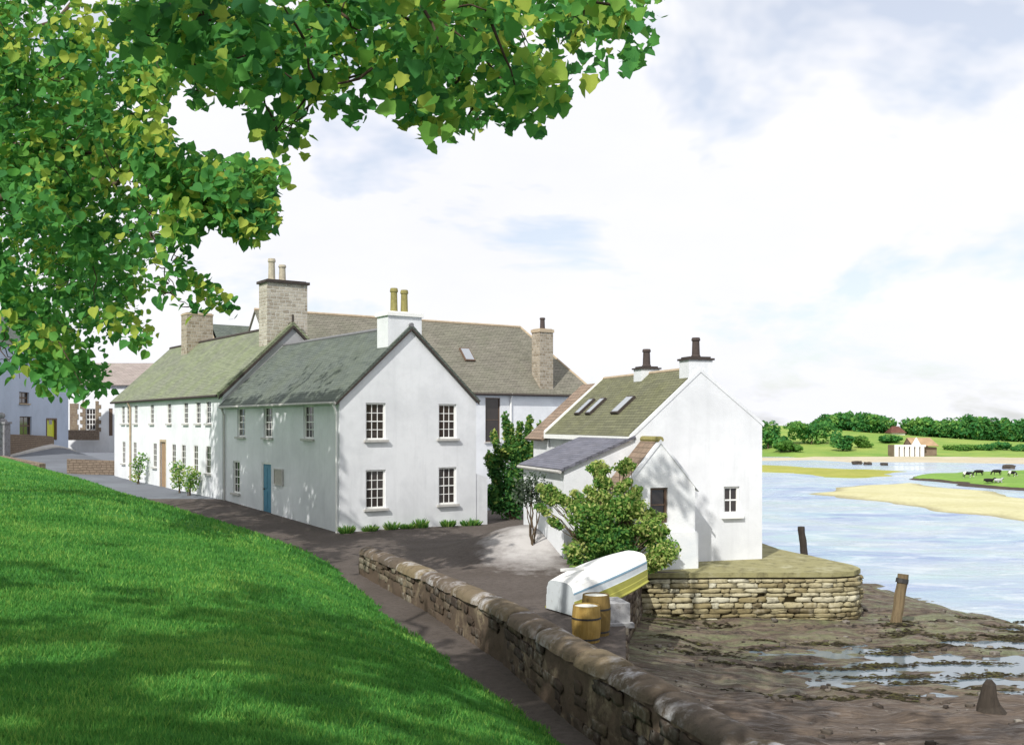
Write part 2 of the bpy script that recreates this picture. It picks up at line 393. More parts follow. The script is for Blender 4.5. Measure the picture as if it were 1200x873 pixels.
t = NT('cowhide'); c = t.coord(); n = t.noise(c, 1.3, 2, .4)
t.pbr(t.ramp(n, [(.52, (.015, .014, .014)), (.54, (.75, .73, .70))]), .8, None, .2); M['cowhide'] = t.m
plain('cow_black', (.018, .016, .016), .8, .2, .2); plain('cow_grey', (.42, .42, .45), .8, .2, .2)

# ------------------------------------------------------------------ terrain
C0 = Vector((-6.58, 39.07, 0)); G = Vector((.819, .574, 0)); L = Vector((-.574, .819, 0))
def sstep(x, a, b):
    u = np.clip((x - a) / (b - a), 0, 1); return u * u * (3 - 2 * u)
def base_z(x, y):
    x = np.asarray(x, float); y = np.asarray(y, float)
    s = (x - C0.x) * G.x + (y - C0.y) * G.y
    near = np.interp(y, [0, 38, 49.6, 66, 92, 100, 140], [0, 0, .55, .83, 2.8, 3.25, 4.0])
    far = np.interp(y, [0, 38, 55, 72, 88, 95, 140], [0, 0, .8, 1.9, 2.75, 3.1, 4.0])
    k = sstep(-x, 24, 36)
    z = near * (1 - k) + far * k
    z = z * (1 - sstep(s, -.5, 7))
    z = z + .95 * np.exp(-((x - .5) / 2.2) ** 2 - ((y - 33.0) / 2.8) ** 2)
    return z
LE = np.array([(8.2, -10), (5.3, 0), (.50, 13.5), (-2.6, 21.8), (-5.67, 30.9), (-8.3, 35.4), (-11.9, 41), (-17.4, 48), (-22.5, 56), (-30, 66), (-41, 74), (-70, 84)])
def poly_sd(x, y, P):
    """distance to a polyline, positive on its left-hand side"""
    x = np.asarray(x, float); y = np.asarray(y, float)
    best = np.full(x.shape, 1e9); sg = np.ones(x.shape)
    for (ax, ay), (bx, by) in zip(P[:-1], P[1:]):
        dx, dy = bx - ax, by - ay; l2 = dx * dx + dy * dy
        u = np.clip(((x - ax) * dx + (y - ay) * dy) / l2, 0, 1)
        d = np.hypot(x - ax - u * dx, y - ay - u * dy)
        cr = dx * (y - ay) - dy * (x - ax)
        m = d < best - 1e-6
        best = np.where(m, d, best); sg = np.where(m, np.sign(cr), sg)
    return best * sg
def lawn_d(x, y):
    x = np.asarray(x, float); y = np.asarray(y, float)
    return poly_sd(x, y, LE) + .07 * np.sin(x * 3.1 + y * 2.3) + .06 * np.sin(y * 5.7 - x * 4.1) + .05 * np.sin(y * 11.3 + x * 2)
def lawn_h(d): return np.where(d > 0, 2.05 * (1 - np.exp(-np.maximum(d, 0) / 3.4)) + .035, d * .5 + .035)
def lawn_z(x, y):
    x = np.asarray(x, float); y = np.asarray(y, float)
    d = lawn_d(x, y)
    und = .10 * np.sin(x * .23 + y * .11) * np.sin(y * .17 - x * .07 + 1) * sstep(d, 1, 6)
    return base_z(x, y) * (1 - .75 * sstep(d, 0, 9)) + lawn_h(d) + und
def heightfield(name, xs, ys, zf, mat, keep=None):
    X, Y = np.meshgrid(xs, ys); Z = zf(X, Y)
    nx, ny = len(xs), len(ys)
    idx = np.arange(nx * ny).reshape(ny, nx)
    q = np.stack([idx[:-1, :-1], idx[:-1, 1:], idx[1:, 1:], idx[1:, :-1]], -1).reshape(-1, 4)
    if keep is not None:
        k = keep(X, Y).ravel(); q = q[k[q].any(1)]
    return fast_mesh(name, np.stack([X.ravel(), Y.ravel(), Z.ravel()], 1), q, mat, smooth=True)
lawn = structure(heightfield('lawn', np.arange(-62, 9, .35), np.arange(-9, 78, .35), lawn_z, M['lawn'], lambda x, y: poly_sd(x, y, LE) > -.5))
# grass: single blades, denser and finer nearby
def blades():
    pts = []; tin = []
    def bed(n, y0, y1, h, w):
        y = rng.uniform(y0, y1, n); x = rng.uniform(-.56, .42, n) * y
        d = lawn_d(x, y); k = d > .0
        x, y, d = x[k], y[k], d[k]; z = lawn_z(x, y)
        a = rng.uniform(0, 6.283, len(x)); hh = h * rng.uniform(.5, 1.25, len(x)); lx = rng.normal(0, .45, len(x)) * hh; ly = rng.normal(0, .45, len(x)) * hh
        b0 = np.stack([x - np.cos(a) * w, y - np.sin(a) * w, z - .01], 1); b1 = np.stack([x + np.cos(a) * w, y + np.sin(a) * w, z - .01], 1); tp = np.stack([x + lx, y + ly, z + hh], 1)
        pts.append(np.stack([b0, b1, tp], 1).reshape(-1, 3)); tn_ = np.array([mnoise.fractal(Vector((a * .45, b * .45, 3)), 1, 2, 4) for a, b in zip(x, y)]); tin.append(np.clip(rng.normal(.46, .2, len(x)) + .42 * tn_, 0, 1))
    bed(90000, 5.2, 9, .055, .006); bed(120000, 8, 15, .06, .009); bed(110000, 14, 27, .07, .014); bed(80000, 25, 60, .09, .026)
    v = np.concatenate(pts); tn = np.concatenate(tin)
    return fast_mesh('grass', v, np.arange(len(v)).reshape(-1, 3), M['grass_blade'], tn)
tag(blades(), 'short mown green grass covering the sloping lawn', 'grass', kind='stuff')

WALLC = [(-4.1, 28.9), (-1.68, 23), (.05, 18.1), (1.02, 14.5), (1.78, 12.2), (2.12, 11), (2.48, 9.7), (3.6, 6.5), (5.0, 3), (6.5, -2)]
def wall_x(y):
    ys = [p[1] for p in WALLC][::-1]; xs = [p[0] for p in WALLC][::-1]
    return np.interp(y, ys, xs)
def yard_edge(y):
    y = np.asarray(y, float)
    return np.where(y < 16.2, wall_x(y) + .1, np.interp(y, [16.2, 18, 21.2, 24.6, 28.85, 29, 36, 44, 60, 90, 150], [1.2, 2.0, 2.35, 2.72, 3.6, 6.5, 8.2, 9.2, 10.0, 12, 20]))
ys = np.concatenate([np.arange(-6, 50.2, .4)]); us = np.linspace(0, 1, 90)
def strip(name, ys, x_left, mat):
    V = []
    for y in ys:
        xr = float(yard_edge(y)); x = xr + (x_left - xr) * us ** 1.3
        V.append(np.stack([x, np.full_like(x, y), base_z(x, np.full_like(x, y))], 1))
    V = np.concatenate(V); n = len(us); idx = np.arange(len(V)).reshape(len(ys), n)
    q = np.stack([idx[:-1, :-1], idx[1:, :-1], idx[1:, 1:], idx[:-1, 1:]], -1).reshape(-1, 4)
    return structure(fast_mesh(name, V, q, mat, smooth=True))
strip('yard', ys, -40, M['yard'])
ys2 = np.arange(50.0, 152, 1.0)
strip('street', ys2, -160, M['street'])

SHORE = np.array([(34, -5), (22, 14), (18.2, 24), (15.1, 30.4), (13.4, 38.5), (12.2, 47), (10.5, 58), (12, 90), (20, 150)])
def fore_z(x, y):
    d = poly_sd(x, y, SHORE)          # positive inland
    z = -2.0 + np.where(d > 0, .66 * (1 - np.exp(-d / 1.7)) , d * .14)
    rise = sstep(21.5 - y, 0, 6) * .42 + sstep(6 - x, 0, 4.5) * .30
    z = z + rise * sstep(d, 1, 5)
    def nz(f, a, ox): return a * np.array([mnoise.fractal(Vector((px * f + ox, py * f * 1.6, 0)), 1.0, 2.0, 4) for px, py in zip(x.ravel(), y.ravel())]).reshape(x.shape)
    z = z + nz(.5, .15, 3) + nz(1.7, .06, 9)
    basin = np.exp(-((x - 9.8) / 5.5) ** 4 - ((y - 24.0) / 3.3) ** 4)
    z = z - .235 * basin + .05
    rip = np.sin((y * 1.0 + x * .42 + .5 * np.sin(x * .7)) * 9.0) * .022 * sstep(20.5 - y, 0, 3)
    return z + rip
structure(heightfield('mudflat', np.arange(.8, 40, .16), np.arange(4, 62, .16), fore_z, M['mud'], lambda x, y: (x > yard_edge(y) - .8) & (poly_sd(x, y, SHORE) > -9)))
mb = MB(); mb.poly([(3, 17, -1.49), (24, 17, -1.49), (24, 29, -1.49), (3, 29, -1.49)])
PUD = mb
def puddle_sheet():
    xs = np.arange(3.6, 19, .25); yy = np.arange(19.3, 28.9, .25)
    return heightfield('puddle_water', xs, yy, lambda x, y: np.full(x.shape, -1.515), M['puddle'], lambda x, y: (poly_sd(x, y, SHORE) > 1.9))
structure(puddle_sheet())
mb = MB(); mb.poly([(-1500, -200, -2.0), (3000, -200, -2.0), (3000, 3000, -2.0), (-1500, 3000, -2.0)])
structure(mb.build('water', M['water']))

# retaining face of the yard between the quay and the roadside wall, built of stones
_cube = []
def cube_template(n=3):
    pts = {}; faces = []
    def vid(p):
        k = tuple(round(a, 4) for a in p)
        if k not in pts: pts[k] = len(pts)
        return pts[k]
    g = np.linspace(-1, 1, n + 1)
    for ax in range(3):
        for sgn in (-1, 1):
            for i in range(n):
                for j in range(n):
                    c = []
                    for a, b in ((g[i], g[j]), (g[i + 1], g[j]), (g[i + 1], g[j + 1]), (g[i], g[j + 1])):
                        p = [0, 0, 0]; p[ax] = sgn; p[(ax + 1) % 3] = a; p[(ax + 2) % 3] = b; c.append(vid(p))
                    faces.append(tuple(c) if sgn > 0 else tuple(c[::-1]))
    return np.array(list(pts.keys())), faces
TV, TF = cube_template(3)
_len = np.linalg.norm(TV, axis=1, keepdims=True)
TR = TV * .74 + (TV / _len * 1.15) * .26
def stone(mb, c, U, V, N, h, tint=.5, rough=.10):
    j = TR + rng.normal(0, rough, TR.shape)
    A = np.array([np.array(U) * h[0], np.array(V) * h[1], np.array(N) * h[2]])
    mb.mesh(j @ A + np.array(c), TF, tint)

def stone_face(mb, path, z0, z1f, side, h=(.10, .20), w=(.22, .55), depth=.12, rough=.07, skip=0.0, tintf=None):
    """courses of stones along a polyline; side = +1: outward normal to the left of travel"""
    P = [Vector((p[0], p[1], 0)) for p in path]
    segs = []; tot = 0
    for a, b in zip(P[:-1], P[1:]):
        segs.append((tot, a, b)); tot += (b - a).length
    def point(s):
        for st, a, b in reversed(segs):
            if s >= st: return a + (b - a).normalized() * (s - st), (b - a).normalized()
        return P[0], (P[1] - P[0]).normalized()
    z = z0
    while True:
        hh = random.uniform(*h); s = -random.uniform(0, .3); any_ = False
        while s < tot:
            ww = random.uniform(*w); m = s + ww / 2
            if 0 <= m <= tot:
                p, d = point(m); n = Vector((-d.y, d.x, 0)) * side
                top = z1f(p); zc = z(p) if callable(z) else z
                if zc + hh * .6 < top:
                    any_ = True
                    if random.random() > skip:
                        hv = min(hh, top - zc)
                        tn = tintf(p, zc) if tintf else random.random()
                        stone(mb, (p.x - n.x * depth * .5, p.y - n.y * depth * .5, zc + hv / 2), d, (0, 0, 1), n, (ww / 2 * .97, hv / 2 * random.uniform(.86, .98), depth * random.uniform(.8, 1.15)), tn, rough)
            s += ww
        z = z + hh
        if not any_: break

# ------------------------------------------------------------------ quay
quay = empty('quay', (6.8, 30.2, 0)); tag(quay, 'low stone quay with a flat mossy top beside the cottage', 'quay')
qpath = [(3.55, 28.85), (6.5, 28.95), (9.0, 29.0), (9.75, 29.25), (10.1, 29.8), (10.1, 30.6), (9.6, 32.4), (8.9, 34.5), (8.6, 38), (9.3, 44)]
qin = [(3.55, 33.5), (5.0, 40), (6, 44)]
def loc(p, e): return (p[0] - e.location.x, p[1] - e.location.y, p[2] - e.location.z)
mb = MB()
core = [(*p, -2.1) for p in [(3.6, 29.0), (9.0, 29.16), (9.65, 29.38), (9.95, 29.85), (9.95, 30.6), (9.45, 32.4), (8.75, 34.5), (8.45, 38), (9.1, 44), (5, 44), (3.4, 34), (2.9, 29.0)]]
mb.extrude([loc(p, quay) for p in core], (0, 0, 2.0)); mb.build('core', M['quay_core'], quay)
mb = MB(); stone_face(mb, qpath, -2.0, lambda p: -.13, -1, (.07, .19), (.16, .66), .14, .11, .03, lambda p, z: min(1, max(0, random.gauss(.62 if z > -1.1 else .32, .24))))
mb.v = [loc(p, quay) for p in mb.v]; mb.build('stonework', M['quay_stone'], quay, smooth=True)
# top slab with a slightly wavy worn edge
mb = MB()
tp = []
for (a, b) in zip(qpath[:-1], qpath[1:]):
    n = max(1, int(math.dist(a, b) / .35))
    for i in range(n):
        u = i / n; tp.append((a[0] + (b[0] - a[0]) * u + random.uniform(-.03, .03) + .04, a[1] + (b[1] - a[1]) * u + random.uniform(-.03, .03) - .05))
tp += [(9.2, 44), (5, 44), (3.4, 34), (2.9, 29.0)]
mb.extrude([loc((p[0], p[1], -.125), quay) for p in tp], (0, 0, .135)); mb.build('coping', M['quay_top'], quay)

# yard retaining wall below the boat
ret = empty('retaining_wall', (2.4, 22, 0)); tag(ret, 'short dark rubble retaining wall dropping from the yard beside the boat to the mud', 'wall')
rp = [(1.0, 16.0), (1.95, 18), (2.33, 21.2), (2.72, 24.6), (3.4, 27.6), (3.6, 28.9)]
mb = MB(); stone_face(mb, rp, -1.7, lambda p: -.02, -1, (.14, .26), (.3, .7), .14, .06); mb.v = [loc(p, ret) for p in mb.v]; mb.build('stonework', M['rubble'], ret, smooth=True)
mb = MB()
for a, b in zip(rp[:-1], rp[1:]):
    a = Vector((*a, -1.9)); b = Vector((*b, -1.9)); n = Vector(((b - a).y, -(b - a).x, 0)).normalized()
    mb.extrude([loc(p, ret) for p in (a + n * .02, b + n * .02, b - n * .5, a - n * .5)], (0, 0, 1.86))
mb.build('core', M['mortar_dark'], ret)

# ------------------------------------------------------------------ roadside wall
wall = empty('stone_wall', (1.0, 14.5, 0)); tag(wall, 'long low rubble wall with rounded coping stones running beside the lawn path', 'wall')
def wtop(y): return float(np.interp(y, [0, 9.7, 13.6, 18, 23, 28.9], [1.0, .98, .93, .82, .70, .60]))
def resample(P, step):
    P = [Vector((*p, 0)) for p in P]; out = [P[0].copy()]
    for a, b in zip(P[:-1], P[1:]):
        n = max(1, int((b - a).length / step))
        for i in range(1, n + 1): out.append(a + (b - a) * (i / n))
    return out
WP = resample(WALLC, .18)
HWID = .20
mb = MB(); ring = []
nz = 8
rows = []
for i, p in enumerate(WP):
    d = (WP[min(i + 1, len(WP) - 1)] - WP[max(i - 1, 0)]).normalized(); n = Vector((-d.y, d.x, 0))  # n: to the water side
    col = []
    H = wtop(p.y)
    for k in range(nz + 1):
        z = -.15 + (H + .15) * k / nz; q = p - n * (HWID + .05 * (1 - k / nz)); q.z = z
        q += -n * .05 * mnoise.fractal(Vector((q.x * 1.8, q.y * 1.8, z * 2.6)), 1, 2, 4); col.append(q)
    for k in range(nz, -1, -1):
        z = -.15 + (H + .15) * k / nz - (1.3 * (1 - k / nz) if p.y < 17 else 0); q = p + n * HWID; q.z = z; col.append(q)
    rows.append(col)
nn = 2 * nz + 2
V = [loc(q, wall) for r in rows for q in r]
Fc = [(i * nn + k, (i + 1) * nn + k, (i + 1) * nn + k + 1, i * nn + k + 1) for i in range(len(rows) - 1) for k in range(nn - 1)]
Fc += [tuple(range(nn))]
mb.mesh(V, Fc, .5); 
stone_mat('wall_face', [(0, (.085, .062, .046)), (1, (.115, .085, .062))], .9, (.36, .30, .20), .7, 4)
mb.build('wall_body', M['wall_face'], wall, smooth=True)
# rubble standing proud of the pointing on the side by the path, and the butt end
mb = MB()
lp = [(p.x, p.y) for p in WALLC_ ] if False else None
left = []
for i, p in enumerate(WP[::3]):
    j = i * 3; d = (WP[min(j + 1, len(WP) - 1)] - WP[max(j - 1, 0)]).normalized(); n = Vector((-d.y, d.x, 0)); q = p - n * (HWID + .035); left.append((q.x, q.y))
stone_face(mb, left, -.05, lambda p: wtop(p.y) - .02, -1, (.13, .24), (.20, .62), .026, .16, .5, lambda p, z: min(1, max(0, random.gauss(.38 + (.40 if p.y > 24 else 0), .22))))  # far-end stones tinted paler: sunlight on the wall put into the colour
mb.v = [loc(p, wall) for p in mb.v]; mb.build('stonework', M['rubble'], wall, smooth=True)
# coping: long half-round stones end to end
i = 0
while i < len(WP) - 3:
    m = min(len(WP) - 1, i + random.randint(6, 11)); seg = WP[i:m + 1]
    mb = MB(); V = []; S = 11
    rr = random.uniform(.92, 1.08); tin = random.random(); dz = random.uniform(-.012, .012)
    for k, p in enumerate(seg):
        gi = i + k; d = (WP[min(gi + 1, len(WP) - 1)] - WP[max(gi - 1, 0)]).normalized(); n = Vector((-d.y, d.x, 0))
        e = .80 if k in (0, len(seg) - 1) else 1.0
        pp = p + d * (.025 if k == 0 else -.012 if k == len(seg) - 1 else 0)
        for a in range(S):
            w = math.pi * a / (S - 1); r = rr * e
            q = pp + n * (-math.cos(w) * .285 * r); q.z = wtop(p.y) - .03 + dz + math.sin(w) ** .8 * .20 * r
            q += Vector((0, 0, 1)) * .022 * mnoise.noise(q * 4.1) + n * .018 * mnoise.noise(q * 3.3)
            V.append(loc(q, wall))
    K = len(seg)
    Fc = [(k * S + a, (k + 1) * S + a, (k + 1) * S + a + 1, k * S + a + 1) for k in range(K - 1) for a in range(S - 1)]
    Fc += [tuple(range(S)), tuple(range((K - 1) * S, K * S))[::-1]] + [tuple([0, (K - 1) * S, (K - 1) * S + S - 1, S - 1])]
    mb.mesh(V, Fc, tin); mb.build('coping_stone', M['cope'], wall, smooth=True)
    i = m

def foreshore_litter():
    V = []; Fc = []; T = []
    n = 0; k = 0
    while k < 650:
        x = random.uniform(2.6, 17); y = random.uniform(9, 33)
        if x < float(yard_edge(y)) + .25: continue
        d = float(poly_sd(np.array([x]), np.array([y]), SHORE)[0])
        if d < .4 or (3.4 < x < 10.2 and y > 28.7): continue
        if mnoise.noise(Vector((x * .55, y * .8, 4))) < random.uniform(-.25, .5): continue
        V.append((x, y)); k += 1
    V = np.array(V); Z = fore_z(V[:, 0], V[:, 1])
    mbs = MB()
    for (x, y), z in zip(V, Z):
        r = .02 + .085 * random.random() ** 4; a = random.uniform(0, 6.28)
        stone(mbs, (x, y, z + r * .15), (math.cos(a), math.sin(a), 0), (-math.sin(a), math.cos(a), 0), (0, 0, 1), (r, r * random.uniform(.6, .9), r * .55), random.random(), .1)
    return mbs.build('shingle', M['shingle'], smooth=True, uv=False)
stone_mat('shingle', [(0, (.04, .033, .028)), (.5, (.10, .085, .07)), (.9, (.16, .14, .12)), (1, (.28, .26, .23))], .4)
tag(foreshore_litter(), 'scattered stones and pebbles lying on the foreshore mud', 'shingle', kind='stuff')
def seaweed():
    parts = []
    k = 0
    while k < 95:
        x = random.uniform(4, 16); y = random.uniform(20.5, 30.5)
        if (3.2 < x < 10.4 and y > 28.5) or float(poly_sd(np.array([x]), np.array([y]), SHORE)[0]) < .3: continue
        if mnoise.noise(Vector((x * .35, y * .9, 14))) < random.uniform(-.1, .5): continue
        z = float(fore_z(np.array([x]), np.array([y]))[0]); m = 40
        px = x + rng.normal(0, .32, m); py = y + rng.normal(0, .07, m); pz = np.maximum(fore_z(px, py), -1.51) + .012
        a = rng.normal(0, .5, m); l = rng.uniform(.05, .15, m); w_ = rng.uniform(.012, .03, m)
        cx, cy = np.cos(a) * l, np.sin(a) * l; ox, oy = -np.sin(a) * w_, np.cos(a) * w_
        V = np.stack([np.stack([px - cx, py - cy, pz], 1), np.stack([px + ox, py + oy, pz + rng.uniform(.01, .04, m)], 1), np.stack([px + cx, py + cy, pz], 1), np.stack([px - ox, py - oy, pz + .01], 1)], 1).reshape(-1, 3)
        parts.append((V, np.arange(len(V)).reshape(-1, 4), rng.random(m))); k += 1
    V = np.concatenate([p[0] for p in parts]); T = np.concatenate([p[2] for p in parts])
    return fast_mesh('seaweed', V, np.arange(len(V)).reshape(-1, 4), M['seaweed'], T)
stone_mat('seaweed', [(0, (.018, .015, .010)), (.6, (.035, .03, .015)), (1, (.07, .07, .025))], .2, lamt=0)
tag(seaweed(), 'dark seaweed strewn in bands over the mud below the quay', 'seaweed', kind='stuff')
# ------------------------------------------------------------------ houses: builders (local x along the gable, local y along the length)
def panel(mb, O, U, w, h, holes=(), depth=.14, N=None, tint=.5, zlow=0.0):
    """wall panel with recessed openings. O lower corner, U unit along; holes (u0,v0,w,h)"""
    O = Vector(O); U = Vector(U); Z = Vector((0, 0, 1)); N = Vector(N)
    us_ = sorted({0, w, *[a for q in holes for a in (q[0], q[0] + q[2])]}); vs_ = sorted({zlow, h, *[a for q in holes for a in (q[1], q[1] + q[3])]})
    P = lambda u, v, d=0: O + U * u + Z * v - N * d
    flip = U.cross(Z).dot(N) < 0
    def add(pts): mb.poly(pts[::-1] if flip else pts, tint)
    for a, b in zip(us_[:-1], us_[1:]):
        for c, d in zip(vs_[:-1], vs_[1:]):
            mu, mv = (a + b) / 2, (c + d) / 2
            if any(q[0] < mu < q[0] + q[2] and q[1] < mv < q[1] + q[3] for q in holes): continue
            add([P(a, c), P(b, c), P(b, d), P(a, d)])
    for (u, v, ww, hh) in holes:
        add([P(u, v), P(u, v, depth), P(u, v + hh, depth), P(u, v + hh)])
        add([P(u + ww, v, depth), P(u + ww, v), P(u + ww, v + hh), P(u + ww, v + hh, depth)])
        add([P(u, v, depth), P(u, v), P(u + ww, v), P(u + ww, v, depth)])
        add([P(u, v + hh), P(u, v + hh, depth), P(u + ww, v + hh, depth), P(u + ww, v + hh)])
def window(parent, O, U, N, q, cols=3, rows=4, frame='white_paint', sill='grey_trim', depth=.14, bar=.026, silldrop=.09, surround=None, pane='glass', fw=.065):
    O = Vector(O); U = Vector(U); N = Vector(N); Z = Vector((0, 0, 1)); u, v, w, h = q
    d = depth - .045
    P = lambda a, b, n: O + U * a + Z * b - N * n
    mb = MB()
    def bar_(a0, b0, a1, b1, n0, n1): mb.obox(P((a0 + a1) / 2, (b0 + b1) / 2, (n0 + n1) / 2), U, Z, N, ((a1 - a0) / 2, (b1 - b0) / 2, abs(n1 - n0) / 2))
    bar_(u, v, u + fw, v + h, d - .03, d + .045); bar_(u + w - fw, v, u + w, v + h, d - .03, d + .045)
    bar_(u + fw, v, u + w - fw, v + fw * 1.2, d - .028, d + .045); bar_(u + fw, v + h - fw, u + w - fw, v + h, d - .028, d + .045)
    if surround:
        pass
    o = mb.build('window', M[frame], parent)
    mb = MB(); iw = w - 2 * fw; ih = h - 2.2 * fw; v0 = v + 1.2 * fw
    for k in range(1, cols): bar_(u + fw + iw * k / cols - bar / 2, v0, u + fw + iw * k / cols + bar / 2, v0 + ih, d + .004, d + .030)
    for k in range(1, rows):
        t_ = bar * (1.5 if k * 2 == rows else 1)
        bar_(u + fw, v0 + ih * k / rows - t_ / 2, u + w - fw, v0 + ih * k / rows + t_ / 2, d + (-.004 if k * 2 == rows else .007), d + .033)
    if cols > 1 or rows > 1: mb.build('glazing_bars', M[frame], o)
    mb = MB(); bar_(u + fw * .5, v + fw * .5, u + w - fw * .5, v + h - fw * .5, d + .020, d + .028); mb.build('pane', M[pane], o)
    if sill:
        mb = MB(); mb.obox(P(u + w / 2, v - silldrop / 2 + .012, -.03), U, Z, N, (w / 2 + .09, silldrop / 2, .085)); mb.build('sill', M[sill], o)
    return o
def roof_slab(mb, e0, e1, r1, r0, th=.11):
    e0, e1, r1, r0 = [Vector(p) for p in (e0, e1, r1, r0)]
    n = (e1 - e0).cross(r0 - e0).normalized()
    if n.z < 0: n = -n
    mb.extrude([e0, e1, r1, r0], n * th)
def chimney(parent, c, hw, z0, z1, mat, cap='lead', pots=(), capout=.07, caph=.10, potmat='pot_buff', pot_r=.15, plinth=0):
    mb = MB(); mb.box((c[0] - hw[0], c[1] - hw[1], z0), (c[0] + hw[0], c[1] + hw[1], z1 - caph))
    ch = mb.build('chimney', M[mat], parent)
    mb = MB(); mb.box((c[0] - hw[0] - capout, c[1] - hw[1] - capout, z1 - caph), (c[0] + hw[0] + capout, c[1] + hw[1] + capout, z1)); 
    mb.box((c[0] - hw[0] + .04, c[1] - hw[1] + .04, z1), (c[0] + hw[0] - .04, c[1] + hw[1] - .04, z1 + .05))
    mb.build('cap', M[cap], ch)
    for (dx, dy, h) in pots:
        r = pot_r; mb = MB(); mb.lathe((c[0] + dx, c[1] + dy, z1 + .03), [(r * 1.1, 0), (r * 1.1, .06), (r * .95, .09), (r * .84, h * .82), (r * 1.02, h * .84), (r * 1.05, h * .9), (r * .9, h), (r * .7, h), (r * .66, h * .7)], 12)
        mb.build('chimney_pot', M[potmat], ch, smooth=False)
    return ch
def downpipe(parent, pts, r=.045, mat='grey_trim'):
    mb = MB(); mb.tube(pts, r, 8); mb.build('downpipe', M[mat], parent)
def solve(px, P, D):
    k = (px - HX) / F
    return (k * P.y - P.x) / (D.x - k * D.y)

# ---------- main white house
RZ = math.atan2(G.y, G.x)
W1, L1, EV1, RG1 = 6.21, 12.9, 5.15, 8.0
house = empty('white_house', C0, RZ); tag(house, 'white two-storey gabled house with a blue door and a chimney on its gable', 'house')
XR = W1 / 2
def sx(px): return solve(px, C0, G)
def sy(px): return solve(px, C0, L)
gw = []
for (x0, x1, b, tp_) in ((428.5, 452, 3.58, 5.03), (514, 535, 3.60, 5.02), (428.5, 452, .90, 2.42), (514, 535, .92, 2.44)):
    a, c_ = sx(x0), sx(x1); gw.append((a, b, c_ - a, tp_ - b))
mb = MB()
panel(mb, (0, 0, 0), (1, 0, 0), W1, EV1, gw, N=(0, -1, 0), zlow=-.4)
mb.poly([(0, 0, EV1), (W1, 0, EV1), (XR, 0, RG1)])
lw = []
for px, w, b, h in ((282.5, 1.0, 3.60, 1.36), (314, 1.0, 3.60, 1.36), (361.5, 1.0, 3.60, 1.36), (277, .95, .95, 1.52)):
    c_ = sy(px); lw.append((c_ - w / 2, b, w, h))
dc = sy(312.2); door = (dc - .55, .28, 1.1, 2.22)
panel(mb, (0, 0, 0), (0, 1, 0), L1, EV1, lw + [door], N=(-1, 0, 0), zlow=-.4)
panel(mb, (W1, 0, 0), (0, 1, 0), L1, EV1, [], N=(1, 0, 0), zlow=-.4)
mb.poly([(0, L1, -.4), (0, L1, EV1), (XR, L1, RG1), (W1, L1, EV1), (W1, L1, -.4)])
mb.build('wall', M['white_harl'], house)
for q in gw: window(house, (0, 0, 0), (1, 0, 0), (0, -1, 0), q)
for q in lw: window(house, (0, 0, 0), (0, 1, 0), (-1, 0, 0), q)
slope = (RG1 - EV1) / XR
mb = MB(); ov = .18; gy = -.10
roof_slab(mb, (-ov, gy, EV1 - ov * slope + .02), (-ov, L1, EV1 - ov * slope + .02), (XR, L1, RG1 + .02), (XR, gy, RG1 + .02))
roof_slab(mb, (W1 + ov * .5, L1, EV1 - ov * .5 * slope + .02), (W1 + ov * .5, gy, EV1 - ov * .5 * slope + .02), (XR, gy, RG1 + .02), (XR, L1, RG1 + .02))
rf = mb.build('roof', M['slate_green'], house)
mb = MB(); mb.tube([(XR, gy, RG1 + .15), (XR, L1, RG1 + .15)], .09, 8); mb.build('ridge', M['lead'], rf)
mb = MB()
for s_, x0 in ((1, -ov), (-1, W1 + ov * .5)):
    zz = EV1 - (ov if s_ == 1 else ov * .5) * slope
    mb.extrude([(x0, gy - .02, zz - .06), (XR, gy - .02, RG1 - .07), (XR, gy - .02, RG1 + .03), (x0, gy - .02, zz + .04)], (0, .05, 0))
mb.build('bargeboard', M['dark_trim'], rf)
mb = MB(); mb.tube([(-ov - .06, gy, EV1 - .14), (-ov - .06, L1 - .1, EV1 - .14)], .06, 8); mb.build('gutter', M['grey_trim'], rf)
downpipe(house, [(-ov - .05, .12, EV1 - .18), (-.08, .12, EV1 - .5), (-.07, .12, -.1)], .045, 'white_paint')
downpipe(house, [(-ov - .05, L1 - .3, EV1 - .18), (-.08, L1 - .3, EV1 - .5), (-.07, L1 - .3, .3)])
chimney(house, (XR - .25, .48, 0), (.76, .46), 7.0, 8.62, 'white_harl', 'white_paint', [(-.25, 0, .98), (.22, 0, .94)], .07, .14, 'pot_buff', .155)
O = Vector((0, 0, 0))
mb = MB(); mb.box((.07, door[0] + .06, door[1]), (.12, door[0] + door[2] - .06, door[1] + door[3] - .06)); dd = mb.build('door', M['door_blue'], house)
mb = MB()
for a, b, c_, d_ in ((.16, .2, .34, .75), (.62, .2, .34, .75), (.16, 1.1, .34, .9), (.62, 1.1, .34, .9)):
    mb.box((.055, door[0] + a, door[1] + b), (.068, door[0] + a + c_ - .02, door[1] + b + d_))
mb.build('panel', M['door_blue'], dd)
mb = MB(); mb.lathe((.04, door[0] + .92, door[1] + 1.05), [(.01, -.04), (.035, -.02), (.035, .02), (.01, .04)], 8); mb.build('handle', M['iron'], dd)
mb = MB(); mb.box((.02, door[0], door[1]), (.14, door[0] + .06, door[1] + door[3])); mb.box((.02, door[0] + door[2] - .06, door[1]), (.14, door[0] + door[2], door[1] + door[3])); mb.box((.022, door[0] + .06, door[1] + door[3] - .06), (.138, door[0] + door[2] - .06, door[1] + door[3])); mb.build('door_frame', M['white_paint'], dd)
# low lean wall against the back corner of the gable
mb = MB(); bx = W1 + .002; bw = sx(571.5) - W1
mb.extrude([(bx, .03, -.4), (bx + bw, .03, -.4), (bx + bw, .03, 1.95), (bx + bw * .5, .03, 2.06), (bx, .03, 2.15)], (0, 3.0, 0)); mb.build('buttress', M['white_harl'], house)
